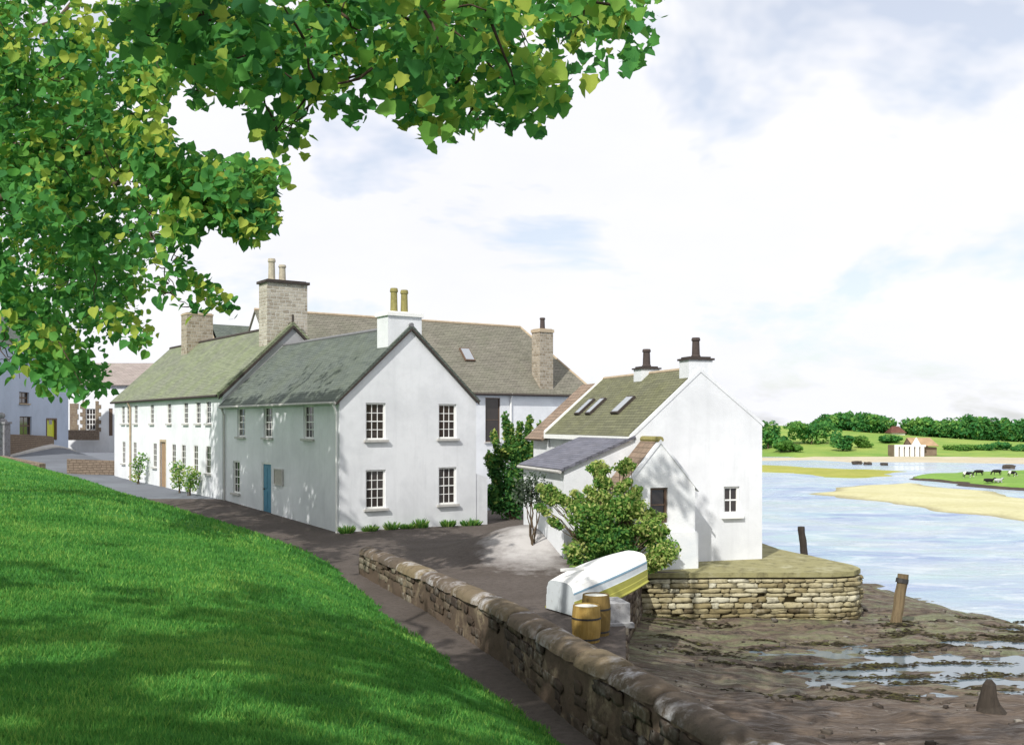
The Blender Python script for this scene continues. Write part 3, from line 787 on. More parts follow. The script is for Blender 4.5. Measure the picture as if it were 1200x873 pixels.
# notice board
nb_y = sy(327.5); nbz = 1.62
nb = empty('notice_board', C0 + L * nb_y + Vector((0, 0, nbz)), RZ); tag(nb, 'small grey framed notice board on the white wall beside the blue door', 'notice board')
mb = MB(); mb.box((-.05, -.42, 0), (-.006, .42, .62)); mb.build('backing', M['cork_board'], nb)
mb = MB()
for lo, hi in (((-.08, -.47, -.05), (-.004, .47, 0)), ((-.08, -.47, .62), (-.004, .47, .67)), ((-.078, -.47, 0), (-.004, -.42, .62)), ((-.078, .42, 0), (-.004, .47, .62))): mb.box(lo, hi)
mb.build('frame', M['grey_trim'], nb)

# ---------- long house
C2 = C0 + L * L1; W2, L2, EV2, RG2 = 7.14, 20.4, 5.73, 9.1
lh = empty('long_house', C2, RZ); tag(lh, 'long white terrace with a mossy slate roof and rows of small windows', 'house')
XR2 = W2 / 2
def sy2(px): return solve(px, C2 + G * -.06, L)
mb = MB(); lw2 = []; small = []
ups = [144.4, 150.5, 159.3, 178.2, 198.4, 218, 232.4, 244.5]; los = [145, 158, 181.5, 203.7, 215, 229.4, 244]
for px in ups: c_ = sy2(px); lw2.append((c_ - .36, 4.22, .72, 1.14))
for px in los: c_ = sy2(px); lw2.append((c_ - .37, 1.72, .74, 1.40))
dc2 = sy2(191); d2 = (dc2 - .5, .6, 1.0, 2.6)
XF = -.06
panel(mb, (XF, 0, 0), (0, 1, 0), L2, EV2, lw2 + [d2], N=(-1, 0, 0), zlow=-.4, depth=.085)
panel(mb, (W2, 0, 0), (0, 1, 0), L2, EV2, [], N=(1, 0, 0), zlow=-.4)
mb.poly([(XF, 0, -.4), (W2, 0, -.4), (W2, 0, EV2), (XR2, 0, RG2), (XF, 0, EV2)])
mb.poly([(XF, L2, -.4), (XF, L2, EV2), (XR2, L2, RG2), (W2, L2, EV2), (W2, L2, -.4)])
mb.build('wall', M['white_harl'], lh)
for q in lw2: window(lh, (XF, 0, 0), (0, 1, 0), (-1, 0, 0), q, 2, 4, depth=.085, bar=.02, fw=.04)
mb = MB(); mb.box((XF + .08, d2[0], d2[1]), (XF + .12, d2[0] + d2[2], d2[1] + d2[3])); dd = mb.build('door', M['door_brown'], lh)
mb = MB(); mb.box((XF - .02, d2[0] - .1, d2[1]), (XF + .10, d2[0], d2[1] + d2[3])); mb.box((XF - .02, d2[0] + d2[2], d2[1]), (XF + .1, d2[0] + d2[2] + .1, d2[1] + d2[3])); mb.box((XF - .02, d2[0] - .1, d2[1] + d2[3]), (XF + .10, d2[0] + d2[2] + .1, d2[1] + d2[3] + .14)); mb.build('door_frame', M['sandstone'], dd)
sl2 = (RG2 - EV2) / XR2
mb = MB(); ov = .22
roof_slab(mb, (-ov, .20, EV2 - ov * sl2 + .02), (-ov, L2 + .1, EV2 - ov * sl2 + .02), (XR2, L2 + .1, RG2 + .02), (XR2, .20, RG2 + .02))
roof_slab(mb, (W2 + ov, L2 + .1, EV2 - ov * sl2 + .02), (W2 + ov, .20, EV2 - ov * sl2 + .02), (XR2, .20, RG2 + .02), (XR2, L2 + .1, RG2 + .02))
rf = mb.build('roof', M['slate_moss'], lh)
mb = MB(); mb.tube([(XR2, .2, RG2 + .15), (XR2, L2 + .1, RG2 + .15)], .10, 8); mb.build('ridge', M['dark_trim'], rf)
mb = MB(); mb.tube([(-ov - .07, .1, EV2 - .16), (-ov - .07, L2, EV2 - .16)], .07, 8); mb.build('gutter', M['dark_trim'], rf)
# dark verge and grey harled upper gable showing over the lower roof
mb = MB()
for s_, x0 in ((1, -.28), (-1, W2 + .28)):
    z0 = EV2 - .25 * sl2
    mb.extrude([(x0, -.10, z0 - .02), (XR2, -.10, RG2 + .0), (XR2, -.10, RG2 + .26), (x0, -.10, z0 + .24)], (0, .34, 0))
sk = mb.build('skew', M['slate_moss'], rf)
mb = MB()
for s_, x0 in ((1, -.26), (-1, W2 + .26)):
    z0 = EV2 - .25 * sl2
    mb.extrude([(x0, -.13, z0 - .09), (XR2, -.13, RG2 - .06), (XR2, -.13, RG2 + .09), (x0, -.13, z0 + .08)], (0, .10, 0))
mb.build('bargeboard', M['dark_trim'], rf)
mb = MB(); mb.extrude([(-.05, -.03, EV2 - .35), (XR2, -.03, RG2 - .07), (W2, -.03, EV2 - .3), (XR2, -.03, RG2 - 1.6)], (0, .02, 0)); mb.build('gable_render', M['grey_harl'], lh)
mb = MB(); mb.tube([(XR2, .0, RG2 + .2), (XR2, .0, RG2 + .62)], .06, 8); mb.build('finial', M['dark_trim'], rf)
# big chimney close to the gable, and a second one half-way along
def ray_local(px, P0, D): return solve(px, P0, D)
chimney(lh, (XR2 - .12, .95, 0), (1.08, .55), 8.0, 11.45, 'chimney_stone', 'dark_trim', [(-.62, 0, 1.12), (-.05, 0, .85)], .10, .13, 'pot_grey', .19)
cy = solve(231, C2 + G * XR2, L)
chimney(lh, (XR2, cy, 0), (.82, .55), 8.2, 11.05, 'chimney_brown', 'sandstone', [], .03, .10)
c_ = sy2(154); downpipe(lh, [(-ov - .05, c_, EV2 - .22), (XF - .08, c_, EV2 - .55), (XF - .07, c_, .5)], .06, 'sandstone')

# ---------- rear building with hipped roof
PR = Vector((.079 * 77, 77, 0)); LR = 24.6; WR = 9.0; EVR, RGR = 6.55, 11.5
C3 = PR - G * LR
rb = empty('rear_building', C3, RZ); tag(rb, 'large pale building behind with a broad brown hipped roof and stone chimney', 'house')
w3 = []
c_ = solve(577.5, C3, G); w3.append((c_ - .62, 2.95, 1.25, 3.1))
for px in (520, 640): pass
mb = MB(); panel(mb, (0, 0, 0), (1, 0, 0), LR, EVR, w3, N=(0, -1, 0), zlow=-.5)
panel(mb, (LR, 0, 0), (0, 1, 0), WR, EVR, [], N=(1, 0, 0), zlow=-.5); panel(mb, (0, WR, 0), (1, 0, 0), LR, EVR, [], N=(0, 1, 0), zlow=-.5)
mb.poly([(0, 0, -.5), (0, 0, EVR), (0, WR / 2, RGR), (0, WR, EVR), (0, WR, -.5)])
mb.build('wall', M['white_harl'], rb)
window(rb, (0, 0, 0), (1, 0, 0), (0, -1, 0), w3[0], 1, 2, 'brown_frame', 'grey_trim')
mb = MB(); ov = .25; zo = EVR - ov * (RGR - EVR) / (WR / 2) + .02
HP = LR - 3.5
e = [(-.1, -ov, zo), (LR + ov, -ov, zo), (LR + ov, WR + ov, zo), (-.1, WR + ov, zo)]; r0, r1 = (-.1, WR / 2, RGR), (HP, WR / 2, RGR)
th = Vector((0, 0, .14))
lo = [Vector(p) for p in e + [r0, r1]]; hi = [p + th for p in lo]
Fc = [(0, 1, 5, 4), (1, 2, 5), (2, 3, 4, 5)]
mb.mesh(lo + hi, [tuple(i + 6 for i in f) for f in Fc] + [f[::-1] for f in Fc] + [(0, 1, 7, 6), (1, 2, 8, 7), (2, 3, 9, 8), (3, 0, 6, 9), (0, 4, 10, 6), (4, 3, 9, 10)])
rf = mb.build('roof', M['slate_brown'], rb)
mb = MB(); mb.tube([hi[4], hi[5]], .11, 8); mb.tube([hi[5], hi[1]], .09, 8); mb.tube([hi[5], hi[2]], .09, 8); mb.build('ridge', M['sandstone'], rf)
mb = MB(); mb.tube([(0, -ov - .08, zo - .02), (LR + ov, -ov - .08, zo - .02)], .085, 8); mb.build('gutter', M['dark_trim'], rf)
c_ = solve(641, C3, G)
chimney(rb, (c_, .55, 0), (.60, .5), 5.9, 11.1, 'chimney_brown', 'sandstone', [(0, 0, .85)], .06, .22, 'pot_dark', .2)
c_ = solve(547, C3 + L * 2.2, G); zc = EVR + 2.2 * (RGR - EVR) / (WR / 2)
slope_v = Vector((0, WR / 2, RGR - EVR)).normalized(); nv = Vector((0, -slope_v.z, slope_v.y))
mb = MB(); cc = Vector((c_, 2.2, zc + .14)) + nv * .06; mb.obox(cc, (1, 0, 0), slope_v, nv, (.42, .62, .08)); s_ = mb.build('skylight', M['brown_frame'], rf)
mb = MB(); mb.obox(cc + nv * .085, (1, 0, 0), slope_v, nv, (.34, .54, .01)); mb.build('pane', M['skylight'], s_)
downpipe(rb, [(solve(598, C3, G), -.3, EVR - .2), (solve(598, C3, G), -.08, EVR - .6), (solve(598, C3, G), -.08, 0)], .06, 'white_paint')

# ---------- small gabled roof seen above the terrace, farther back
yb = 78.0
PB = Vector(((262 - 600) / F * yb, yb, 0))
bh = empty('back_house', PB, RZ); tag(bh, 'far grey slate roof with a sandstone gable just showing above the terrace ridge', 'house')
zr = EYE + (497 - 380.5) / F * (yb + 2); ze = zr - 3.0
mb = MB(); mb.poly([(0, 0, 0), (0, 0, ze), (0, 3.2, zr), (0, 6.4, ze), (0, 6.4, 0)]); panel(mb, (0, 0, 0), (1, 0, 0), 7, ze, N=(0, -1, 0)); panel(mb, (7, 0, 0), (0, 1, 0), 6.4, ze, N=(1, 0, 0)); panel(mb, (0, 6.4, 0), (1, 0, 0), 7, ze, N=(0, 1, 0))
mb.poly([(7, 0, ze), (7, 6.4, ze), (7, 3.2, zr)]); mb.build('wall', M['sandstone'], bh)
mb = MB(); roof_slab(mb, (.15, -.2, ze - .17), (7.2, -.2, ze - .17), (7.2, 3.2, zr + .02), (.15, 3.2, zr + .02), .12); roof_slab(mb, (7.2, 6.6, ze - .17), (.15, 6.6, ze - .17), (.15, 3.2, zr + .02), (7.2, 3.2, zr + .02), .12); mb.build('roof', M['slate_green'], bh)

# ---------- cottage on the quay
RC = R(16.7); GC = Vector((math.cos(RC), math.sin(RC), 0)); LC = Vector((-math.sin(RC), math.cos(RC), 0))
CC = Vector((3.70, 30.67, 0)); WC, LCN = 4.27, 7.9; EL, ER, RGC = 3.92, 4.2, 5.82; XC = WC / 2 + .02
cot = empty('white_cottage', CC, RC); tag(cot, 'small white cottage on the quay with a gabled porch and olive slate roof', 'cottage')
uw = solve(857.5, CC, GC); cw = (uw - .27, 1.42, .54, .86)
mb = MB(); zmin = min(EL, ER)
panel(mb, (0, 0, 0), (1, 0, 0), WC, EL, [cw], N=(0, -1, 0), zlow=-.4)
mb.poly([(0, 0, EL), (WC, 0, EL), (WC, 0, ER), (XC, 0, RGC)])
panel(mb, (0, 0, 0), (0, 1, 0), LCN, EL, [], N=(-1, 0, 0), zlow=-.4); panel(mb, (WC, 0, 0), (0, 1, 0), LCN, ER, [], N=(1, 0, 0), zlow=-.4)
mb.poly([(0, LCN, -.4), (0, LCN, EL), (XC, LCN, RGC), (WC, LCN, ER), (WC, LCN, -.4)])
mb.build('wall', M['white_harl'], cot)
window(cot, (0, 0, 0), (1, 0, 0), (0, -1, 0), cw, 2, 2, 'white_paint', 'white_paint', silldrop=.13, bar=.03)
sll = (RGC - EL) / XC; slr = (RGC - ER) / (WC - XC)
mb = MB(); ov = .16
roof_slab(mb, (-ov, .10, EL - ov * sll), (-ov, LCN - .02, EL - ov * sll), (XC, LCN - .02, RGC), (XC, .10, RGC), .10)
roof_slab(mb, (WC + .06, LCN - .02, ER - .06 * slr), (WC + .06, .10, ER - .06 * slr), (XC, .10, RGC), (XC, LCN - .02, RGC), .10)
rf = mb.build('roof', M['slate_olive'], cot)
mb = MB(); mb.extrude([(-ov, -.02, EL - ov * sll - .03), (XC, -.02, RGC - .03), (WC + .06, -.02, ER - .06 * slr - .03), (WC + .06, -.02, ER - .06 * slr + .085), (XC, -.02, RGC + .10), (-ov, -.02, EL - ov * sll + .09)], (0, .115, 0)); mb.build('skew', M['white_harl'], rf)
mb = MB(); mb.extrude([(-ov - .05, LCN - .02, EL - ov * sll + .02), (XC, LCN - .02, RGC + .02), (WC + .08, LCN - .02, ER), (WC + .08, LCN - .02, ER + .15), (XC, LCN - .02, RGC + .17), (-ov - .05, LCN - .02, EL - ov * sll + .17)], (0, .16, 0)); mb.build('verge', M['white_paint'], rf)
mb = MB(); mb.tube([(XC, .1, RGC + .10), (XC, LCN, RGC + .10)], .07, 8); mb.build('ridge', M['sandstone'], rf)
mb = MB(); mb.box((-ov - .10, -.02, EL - ov * sll - .10), (-ov + .02, LCN, EL - ov * sll + .05)); mb.build('gutter', M['white_paint'], rf)
# rear roof beyond the verge
mb = MB(); roof_slab(mb, (-ov - .1, LCN + .16, EL - .35), (-ov - .1, LCN + 2.2, EL - .35), (XC, LCN + 2.2, RGC - .12), (XC, LCN + .16, RGC - .12), .1); roof_slab(mb, (WC, LCN + 2.2, ER - .2), (WC, LCN + .16, ER - .2), (XC, LCN + .16, RGC - .12), (XC, LCN + 2.2, RGC - .12), .1)
mb.build('rear_roof', M['tile_brown'], cot)
mb = MB(); mb.extrude([(0, LCN + .14, -.3), (WC - .1, LCN + .14, -.3), (WC - .1, LCN + .14, ER - .15), (XC, LCN + .14, RGC - .13), (0, LCN + .14, EL - .3)], (0, 1.9, 0)); mb.build('rear_wall', M['white_harl'], cot)
chimney(cot, (XC + .02, .36, 0), (.40, .33), 5.2, 6.22, 'white_harl', 'dark_trim', [(0, 0, .62)], .05, .06, 'pot_dark', .13)
chimney(cot, (XC, 4.0, 0), (.34, .32), 5.2, 6.12, 'white_harl', 'dark_trim', [(0, 0, .62)], .05, .05, 'pot_dark', .14)
sv = Vector((XC, 0, RGC - EL)).normalized(); nv = Vector((-sv.z, 0, sv.x))
for px, fr, w in ((688, .42, .36), (701, .42, .36), (733, .42, .52)):
    Q = CC + GC * (XC * fr); yl = solve(px, Q, LC)
    cc = Vector((XC * fr, yl, EL + (RGC - EL) * fr)) + nv * .14
    mb = MB(); mb.obox(cc, sv, (0, 1, 0), nv, (.42, w / 2 + .05, .05)); s_ = mb.build('skylight', M['dark_trim'], rf)
    mb = MB(); mb.obox(cc + nv * .052, sv, (0, 1, 0), nv, (.36, w / 2, .006)); mb.build('pane', M['skylight'], s_)
# lean-to with a blue slate roof
q = 2.25; LT = 4.05; zl, zh = 2.86, EL - .13
mb = MB(); mb.extrude([(-.002, .05, -.3), (-q, .05, -.3), (-q, .05, zl), (-.002, .05, zh)], (0, LT - .05, 0)); le = mb.build('lean_to', M['white_harl'], cot)
mb = MB(); roof_slab(mb, (-q - .12, -.05, zl - .05), (-q - .12, LT + .1, zl - .05), (-.004, LT + .1, zh), (-.004, -.05, zh), .08); mb.build('lean_to_roof', M['slate_blue'], le)
mb = MB(); mb.tube([(-q - .16, -.05, zl - .06), (-q - .16, LT + .1, zl - .06)], .05, 8); mb.build('gutter', M['grey_trim'], le)
# porch
pd = 1.25; pc = None
pu1 = solve(814.5, CC - LC * pd, GC); pw = 2.2; pu0 = pu1 - pw; pm = (pu0 + pu1) / 2; pe, pr = 2.40, 3.68
mb = MB(); wz = (pm - .12 - .2, 1.35, .55, 1.02)
panel(mb, (pu0, -pd, 0), (1, 0, 0), pw, pe, [(wz[0] - pu0, wz[1], wz[2], wz[3])], N=(0, -1, 0), zlow=-.3)
mb.poly([(pu0, -pd, pe), (pu1, -pd, pe), (pm, -pd, pr)])
panel(mb, (pu0, -pd, 0), (0, 1, 0), pd, pe, N=(-1, 0, 0), zlow=-.3); panel(mb, (pu1, -pd, 0), (0, 1, 0), pd, pe, N=(1, 0, 0), zlow=-.3)
po = mb.build('porch', M['porch_harl'], cot)
mb = MB(); mb.box((pu0 - .05, -pd - .06, -.3), (pu1 + .06, -.01, 1.05)); 
mb = MB(); mb.extrude([(pu0 - .05, -pd - .07, -.3), (pu1 + .07, -pd - .07, -.3), (pu1 + .07, -pd - .07, 1.02), (pu1 + .03, -pd - .07, 1.08), (pu0 - .03, -pd - .07, 1.08), (pu0 - .05, -pd - .07, 1.0)], (0, .068, 0)); mb.build('plinth', M['porch_harl'], po)
window(po, (0, -pd, 0), (1, 0, 0), (0, -1, 0), wz, 1, 2, 'brown_frame', None)
sp = (pr - pe) / (pw / 2)
mb = MB(); ov = .12
roof_slab(mb, (pu0 - ov, -pd + .14, pe - ov * sp), (pu0 - ov, -.003, pe - ov * sp), (pm, -.003, pr), (pm, -pd + .14, pr), .07)
roof_slab(mb, (pu1 + ov, -.003, pe - ov * sp), (pu1 + ov, -pd + .14, pe - ov * sp), (pm, -pd + .14, pr), (pm, -.003, pr), .07)
rf = mb.build('porch_roof', M['tile_brown'], po)
mb = MB(); mb.extrude([(pu0 - ov, -pd - .03, pe - ov * sp - .03), (pm, -pd - .03, pr - .03), (pu1 + ov, -pd - .03, pe - ov * sp - .03), (pu1 + ov, -pd - .03, pe - ov * sp + .06), (pm, -pd - .03, pr + .085), (pu0 - ov, -pd - .03, pe - ov * sp + .06)], (0, .165, 0)); mb.build('skew', M['white_harl'], rf)
mb = MB(); mb.tube([(pm, -pd - .02, pr + .07), (pm, -.004, pr + .07)], .10, 8); mb.build('ridge', M['pot_buff'], rf)

# ---------- blue-grey house at the far end of the street
P4 = Vector((-36.9, 68, 0)); D4 = Vector((-.085, .996, 0)); zb = 1.4
A4 = math.atan2(D4.y, D4.x) - math.pi / 2
gh = empty('grey_house', (P4.x, P4.y, 0), A4); tag(gh, 'blue-grey harled house with a yellow-green door at the far end of the street', 'house')
def v4(px): return solve(px, P4, D4)
def z4(px, py): s = v4(px); return EYE + (HY - py) / F * (P4.y + D4.y * s)
L4 = v4(80); H4 = 10.2
def q4(x0, x1, yt, yb_): a, b = v4(x0), v4(x1); return (a, z4((x0 + x1) / 2, yb_), b - a, z4((x0 + x1) / 2, yt) - z4((x0 + x1) / 2, yb_))
h4 = [q4(22.5, 34, 459.5, 473), q4(23, 37, 488, 510)]; dr4 = q4(54, 66, 490, 515.5)
mb = MB(); panel(mb, (0, 0, 0), (0, 1, 0), L4, H4, h4 + [dr4], N=(1, 0, 0), zlow=.5, depth=.2)
panel(mb, (-7, 0, 0), (1, 0, 0), 7, H4, N=(0, -1, 0), zlow=.5); panel(mb, (-7, L4, 0), (1, 0, 0), 7, H4, N=(0, 1, 0), zlow=.5); panel(mb, (-7, 0, 0), (0, 1, 0), L4, H4, N=(-1, 0, 0), zlow=.5)
mb.poly([(0, 0, H4), (-3.5, 0, H4 + 2.8), (-7, 0, H4)]); mb.poly([(0, L4, H4), (-7, L4, H4), (-3.5, L4, H4 + 2.8)])
mb.build('wall', M['blue_harl'], gh)
for q_ in h4: window(gh, (0, 0, 0), (0, 1, 0), (1, 0, 0), q_, 2, 2, 'brown_frame', 'sandstone', depth=.2, bar=.08)
mb = MB(); mb.box((-.16, dr4[0] + .35, dr4[1]), (-.10, dr4[0] + dr4[2], dr4[1] + dr4[3] - .1)); dd = mb.build('door', M['door_lime'], gh)
mb = MB(); mb.box((-.14, dr4[0], dr4[1]), (.05, dr4[0] + .1, dr4[1] + dr4[3])); mb.box((-.14, dr4[0] + dr4[2] - .25, dr4[1]), (.06, dr4[0] + dr4[2], dr4[1] + dr4[3])); mb.box((-.14, dr4[0] + .1, dr4[1] + dr4[3] - .14), (.05, dr4[0] + dr4[2] - .25, dr4[1] + dr4[3])); mb.build('door_frame', M['brown_frame'], dd)
mb = MB(); mb.box((-.098, dr4[0] + .9, dr4[1] + 1.3), (-.09, dr4[0] + 1.6, dr4[1] + 1.8)); mb.build('door_pane', M['glass'], dd)
mb = MB(); roof_slab(mb, (.2, -.1, H4 - .16), (.2, L4 + .1, H4 - .16), (-3.5, L4 + .1, H4 + 2.82), (-3.5, -.1, H4 + 2.82)); roof_slab(mb, (-7.2, L4 + .1, H4 - .16), (-7.2, -.1, H4 - .16), (-3.5, -.1, H4 + 2.82), (-3.5, L4 + .1, H4 + 2.82)); mb.build('roof', M['slate_green'], gh)

# garden wall and gatepost in front of it
gp0 = Vector((-35.6, 72, 0)); gp1 = Vector((-38.0, 84.5, 0))
mb = MB(); n = 20
for i in range(n):
    a = gp0.lerp(gp1, i / n); b = gp0.lerp(gp1, (i + 1) / n); za, zb_ = [float(base_z(p.x, p.y)) for p in (a, b)]; d = (b - a).normalized(); nn_ = Vector((d.y, -d.x, 0)) * .2
    mb.mesh([a + nn_ + Vector((0, 0, za - .3)), b + nn_ + Vector((0, 0, zb_ - .3)), b - nn_ + Vector((0, 0, zb_ - .3)), a - nn_ + Vector((0, 0, za - .3)), a + nn_ + Vector((0, 0, za + 1.6 - .95 * i / n)), b + nn_ + Vector((0, 0, zb_ + 1.6 - .95 * (i + 1) / n)), b - nn_ + Vector((0, 0, zb_ + 1.6 - .95 * (i + 1) / n)), a - nn_ + Vector((0, 0, za + 1.6 - .95 * i / n))], [(0, 1, 5, 4), (4, 5, 6, 7), (2, 3, 7, 6), (0, 4, 7, 3), (1, 2, 6, 5)])
tag(mb.build('garden_wall', M['wall_brown']), 'brown stone garden wall sloping up in front of the blue-grey house', 'wall')
zg = float(base_z(-35.7, 71.5)); gpost = empty('gatepost', (-35.65, 71.5, zg)); tag(gpost, 'grey stone gatepost with a ball finial at the garden wall end', 'gatepost')
mb = MB(); mb.box((-.42, -.42, -.3), (.42, .42, 2.35)); mb.build('shaft', M['gate_stone'], gpost)
mb = MB(); mb.box((-.5, -.5, 2.35), (.5, .5, 2.5)); mb.lathe((0, 0, 2.5), [(.42, 0), (.30, .18), (.16, .25)], 10); mb.build('cap', M['gate_stone'], gpost)
mb = MB(); mb.lathe((0, 0, 2.7), [(.08, 0), (.2, .08), (.26, .22), (.2, .38), (.05, .46)], 12); mb.build('finial', M['gate_stone'], gpost, smooth=True)
# pavement in front of the grey house
mb = MB(); pv = []
for i in range(14):
    u = i / 13; a = Vector((-35.0, 66, 0)).lerp(Vector((-36.9, 95, 0)), u); b = a - Vector((1.5, 0, 0)); pv.append((a, b))
for (a, b), (c_, d_) in zip(pv[:-1], pv[1:]):
    f = lambda p, h: (p.x, p.y, float(base_z(p.x, p.y)) + h)
    mb.mesh([f(a, .12), f(c_, .12), f(d_, .12), f(b, .12), f(a, -.1), f(c_, -.1)], [(0, 1, 2, 3), (4, 5, 1, 0)])
structure(mb.build('pavement', M['pavement']))

# ---------- house closing the street, with dark quoins
yq = 97.0; XQ0 = (80 - 600) / F * yq; XQ1 = (176 - 600) / F * yq; zq = EYE - (508 - 497) / F * yq
qh = empty('quoined_house', (XQ0, yq, 0)); tag(qh, 'white house with dark stone quoins and a pinkish roof closing the street', 'house')
fx = lambda px: (px - 600) / F * yq - XQ0
fz = lambda py: EYE + (HY - py) / F * yq
hq = [(fx(100.5), fz(504), fx(112) - fx(100.5), fz(479) - fz(504))]; dq = (fx(127.5), fz(510.5), fx(132) - fx(127.5), fz(478.5) - fz(510.5)); wq = fx(176)
mb = MB(); panel(mb, (0, 0, 0), (1, 0, 0), wq, fz(450), hq + [dq], N=(0, -1, 0), zlow=1.5); panel(mb, (0, 0, 0), (0, 1, 0), 7, fz(450), N=(-1, 0, 0), zlow=1.5); panel(mb, (wq, 0, 0), (0, 1, 0), 7, fz(450), N=(1, 0, 0), zlow=1.5); panel(mb, (0, 7, 0), (1, 0, 0), wq, fz(450), N=(0, 1, 0), zlow=1.5)
hr = fz(450) + 2.1
mb.poly([(0, 0, fz(450)), (0, 7, fz(450)), (0, 3.5, hr)]); mb.poly([(wq, 0, fz(450)), (wq, 3.5, hr), (wq, 7, fz(450))]); mb.build('wall', M['white_harl'], qh)
window(qh, (0, 0, 0), (1, 0, 0), (0, -1, 0), hq[0], 3, 4, 'white_paint', 'grey_trim', bar=.05)
mb = MB(); mb.box((dq[0], .05, dq[1]), (dq[0] + dq[2], .1, dq[1] + dq[3])); mb.build('door', M['brown_frame'], qh)
def quoin(x, inner):
    mb = MB(); z = fz(510); k = 0
    while z < fz(474):
        w = .52 if k % 2 else .30
        mb.box((x - w if inner < 0 else x, -.05, z), (x if inner < 0 else x + w, .004, z + .36)); z += .36; k += 1
    mb.build('quoin', M['quoin_stone'], qh)
quoin(fx(100.5), -1); quoin(fx(112), 1)
mb = MB(); z = fz(510); k = 0
while z < fz(473): mb.box((fx(82), -.05, z), (fx(90.5 + (1.5 if k % 2 else 0)), .004, z + .50)); z += .50; k += 1
mb.build('quoin', M['quoin_stone'], qh)
mb = MB(); roof_slab(mb, (-.1, -.3, fz(450) - .18), (wq + .1, -.3, fz(450) - .18), (wq + .1, 3.5, hr), (-.1, 3.5, hr), .1); roof_slab(mb, (wq + .1, 7.3, fz(450) - .18), (-.1, 7.3, fz(450) - .18), (-.1, 3.5, hr), (wq + .1, 3.5, hr), .1); mb.build('roof', M['tile_pink'], qh)
mb = MB(); mb.box((fx(84), -1.4, zq - .6), (fx(122), -1.1, zq + .35)); tag(mb.build('kerb_wall', M['wall_brown']), 'low dark wall under the windows of the white quoined house', 'wall'); bpy.data.objects['kerb_wall'].location = (XQ0, yq, 0)
# low brown walls by the corner of the terrace
e2 = C2 + L * L2
def low_wall(name, a, b, h, label):
    a = Vector(a); b = Vector(b); d = (b - a).normalized(); n = Vector((d.y, -d.x, 0)) * .2; mb = MB()
    za, zb_ = float(base_z(a.x, a.y)), float(base_z(b.x, b.y))
    V = []
    for p, z in ((a, za), (b, zb_)):
        for s_ in (1, -1):
            for hh in (-.4, h): q_ = p + n * s_; V.append((q_.x, q_.y, z + hh))
    mb.mesh(V, [(0, 1, 3, 2), (4, 6, 7, 5), (0, 4, 5, 1), (2, 3, 7, 6), (1, 5, 7, 3), (0, 2, 6, 4)])
    return tag(mb.build(name, M['wall_brown']), label, 'wall')
low_wall('low_wall', (e2.x - .1, e2.y + .3, 0), (e2.x - 2.9, e2.y - .5, 0), .92, 'low brown stone wall joined to the far corner of the terrace')
low_wall('low_wall', (-28.2, 61.5, 0), (-32.2, 64.5, 0), .95, 'low brown wall along the far edge of the lawn beyond a gap')

# ------------------------------------------------------------------ boat, barrels, posts
bt = empty('upturned_boat', (1.95, 23.2, 0), R(30)); tag(bt, 'white and yellow dinghy turned upside down at the yard edge', 'boat')
def boat_sections():
    out = []
    Lb = 2.05
    for i in range(13):
        u = i / 12; x = -Lb / 2 + Lb * u
        b = .40 + .30 * math.sin(math.pi * min(1, (u * .74 + .18))) ** .8
        hgt = .70 + .03 * (1 - u) - .05 * (2 * u - 1) ** 2
        out.append((x, b, hgt))
    return out
S = boat_sections()
lift = lambda x: .02 + .28 * (np.array(x) + 1.1)
def hull_strip(mb, pa, pb):
    V = []; K = len(S)
    for (x, b, h) in S:
        z0 = float(lift(x))
        for (fb, fh) in (pa, pb): V += [(x, -b * fb, z0 + h * fh), (x, b * fb, z0 + h * fh)]
    F1 = [(4 * i + 0, 4 * (i + 1) + 0, 4 * (i + 1) + 2, 4 * i + 2) for i in range(K - 1)]
    F2 = [(4 * i + 1, 4 * i + 3, 4 * (i + 1) + 3, 4 * (i + 1) + 1) for i in range(K - 1)]
    mb.mesh(V, F1 + F2)
prof = [(1.0, 0.0), (1.0, .22), (.985, .235), (.985, .46), (.955, .46), (.94, .66), (.955, .67), (.94, .72), (.915, .72), (.84, .88), (.70, .95), (.45, .985), (0.0, 1.0)]
mb = MB(); hull_strip(mb, prof[0], prof[1]); hull_strip(mb, prof[1], prof[2]); hull_strip(mb, prof[2], prof[3])
hb = mb.build('hull', M['boat_yellow'], bt)
mb = MB(); hull_strip(mb, prof[3], prof[4]); hull_strip(mb, prof[4], prof[5]); mb.build('strake', M['boat_grey'], hb, smooth=False)
mb = MB(); hull_strip(mb, prof[5], prof[6]); hull_strip(mb, prof[6], prof[7]); hull_strip(mb, prof[7], prof[8]); mb.build('rubbing_strake', M['boat_blue'], hb)
mb = MB()
for a, b in zip(prof[8:-1], prof[9:]): hull_strip(mb, a, b)
mb.build('bottom', M['boat_white'], hb, smooth=True)
for k, nm, mt in ((0, 'bow_board', 'boat_grey'), (12, 'transom', 'boat_yellow')):
    x, b, h = S[k]; z0 = float(lift(x)); mb = MB()
    pts = [(x, -b * p[0], z0 + h * p[1]) for p in prof] + [(x, b * p[0], z0 + h * p[1]) for p in prof[::-1]]
    mb.poly(pts if k == 0 else pts[::-1]); mb.build(nm, M[mt], hb)
mb = MB(); mb.obox((.0, 0, float(lift(0)) + .64), (1, 0, 0), (0, 1, 0), (0, 0, 1), (1.0, .025, .03)); mb.build('keel', M['boat_white'], hb)
mb = MB()
for s_ in (-1, 1): mb.tube([(x, s_ * (b + .01), float(lift(x)) + .02) for x, b, h in S], .03, 6)
mb.build('gunwale', M['boat_yellow'], hb)

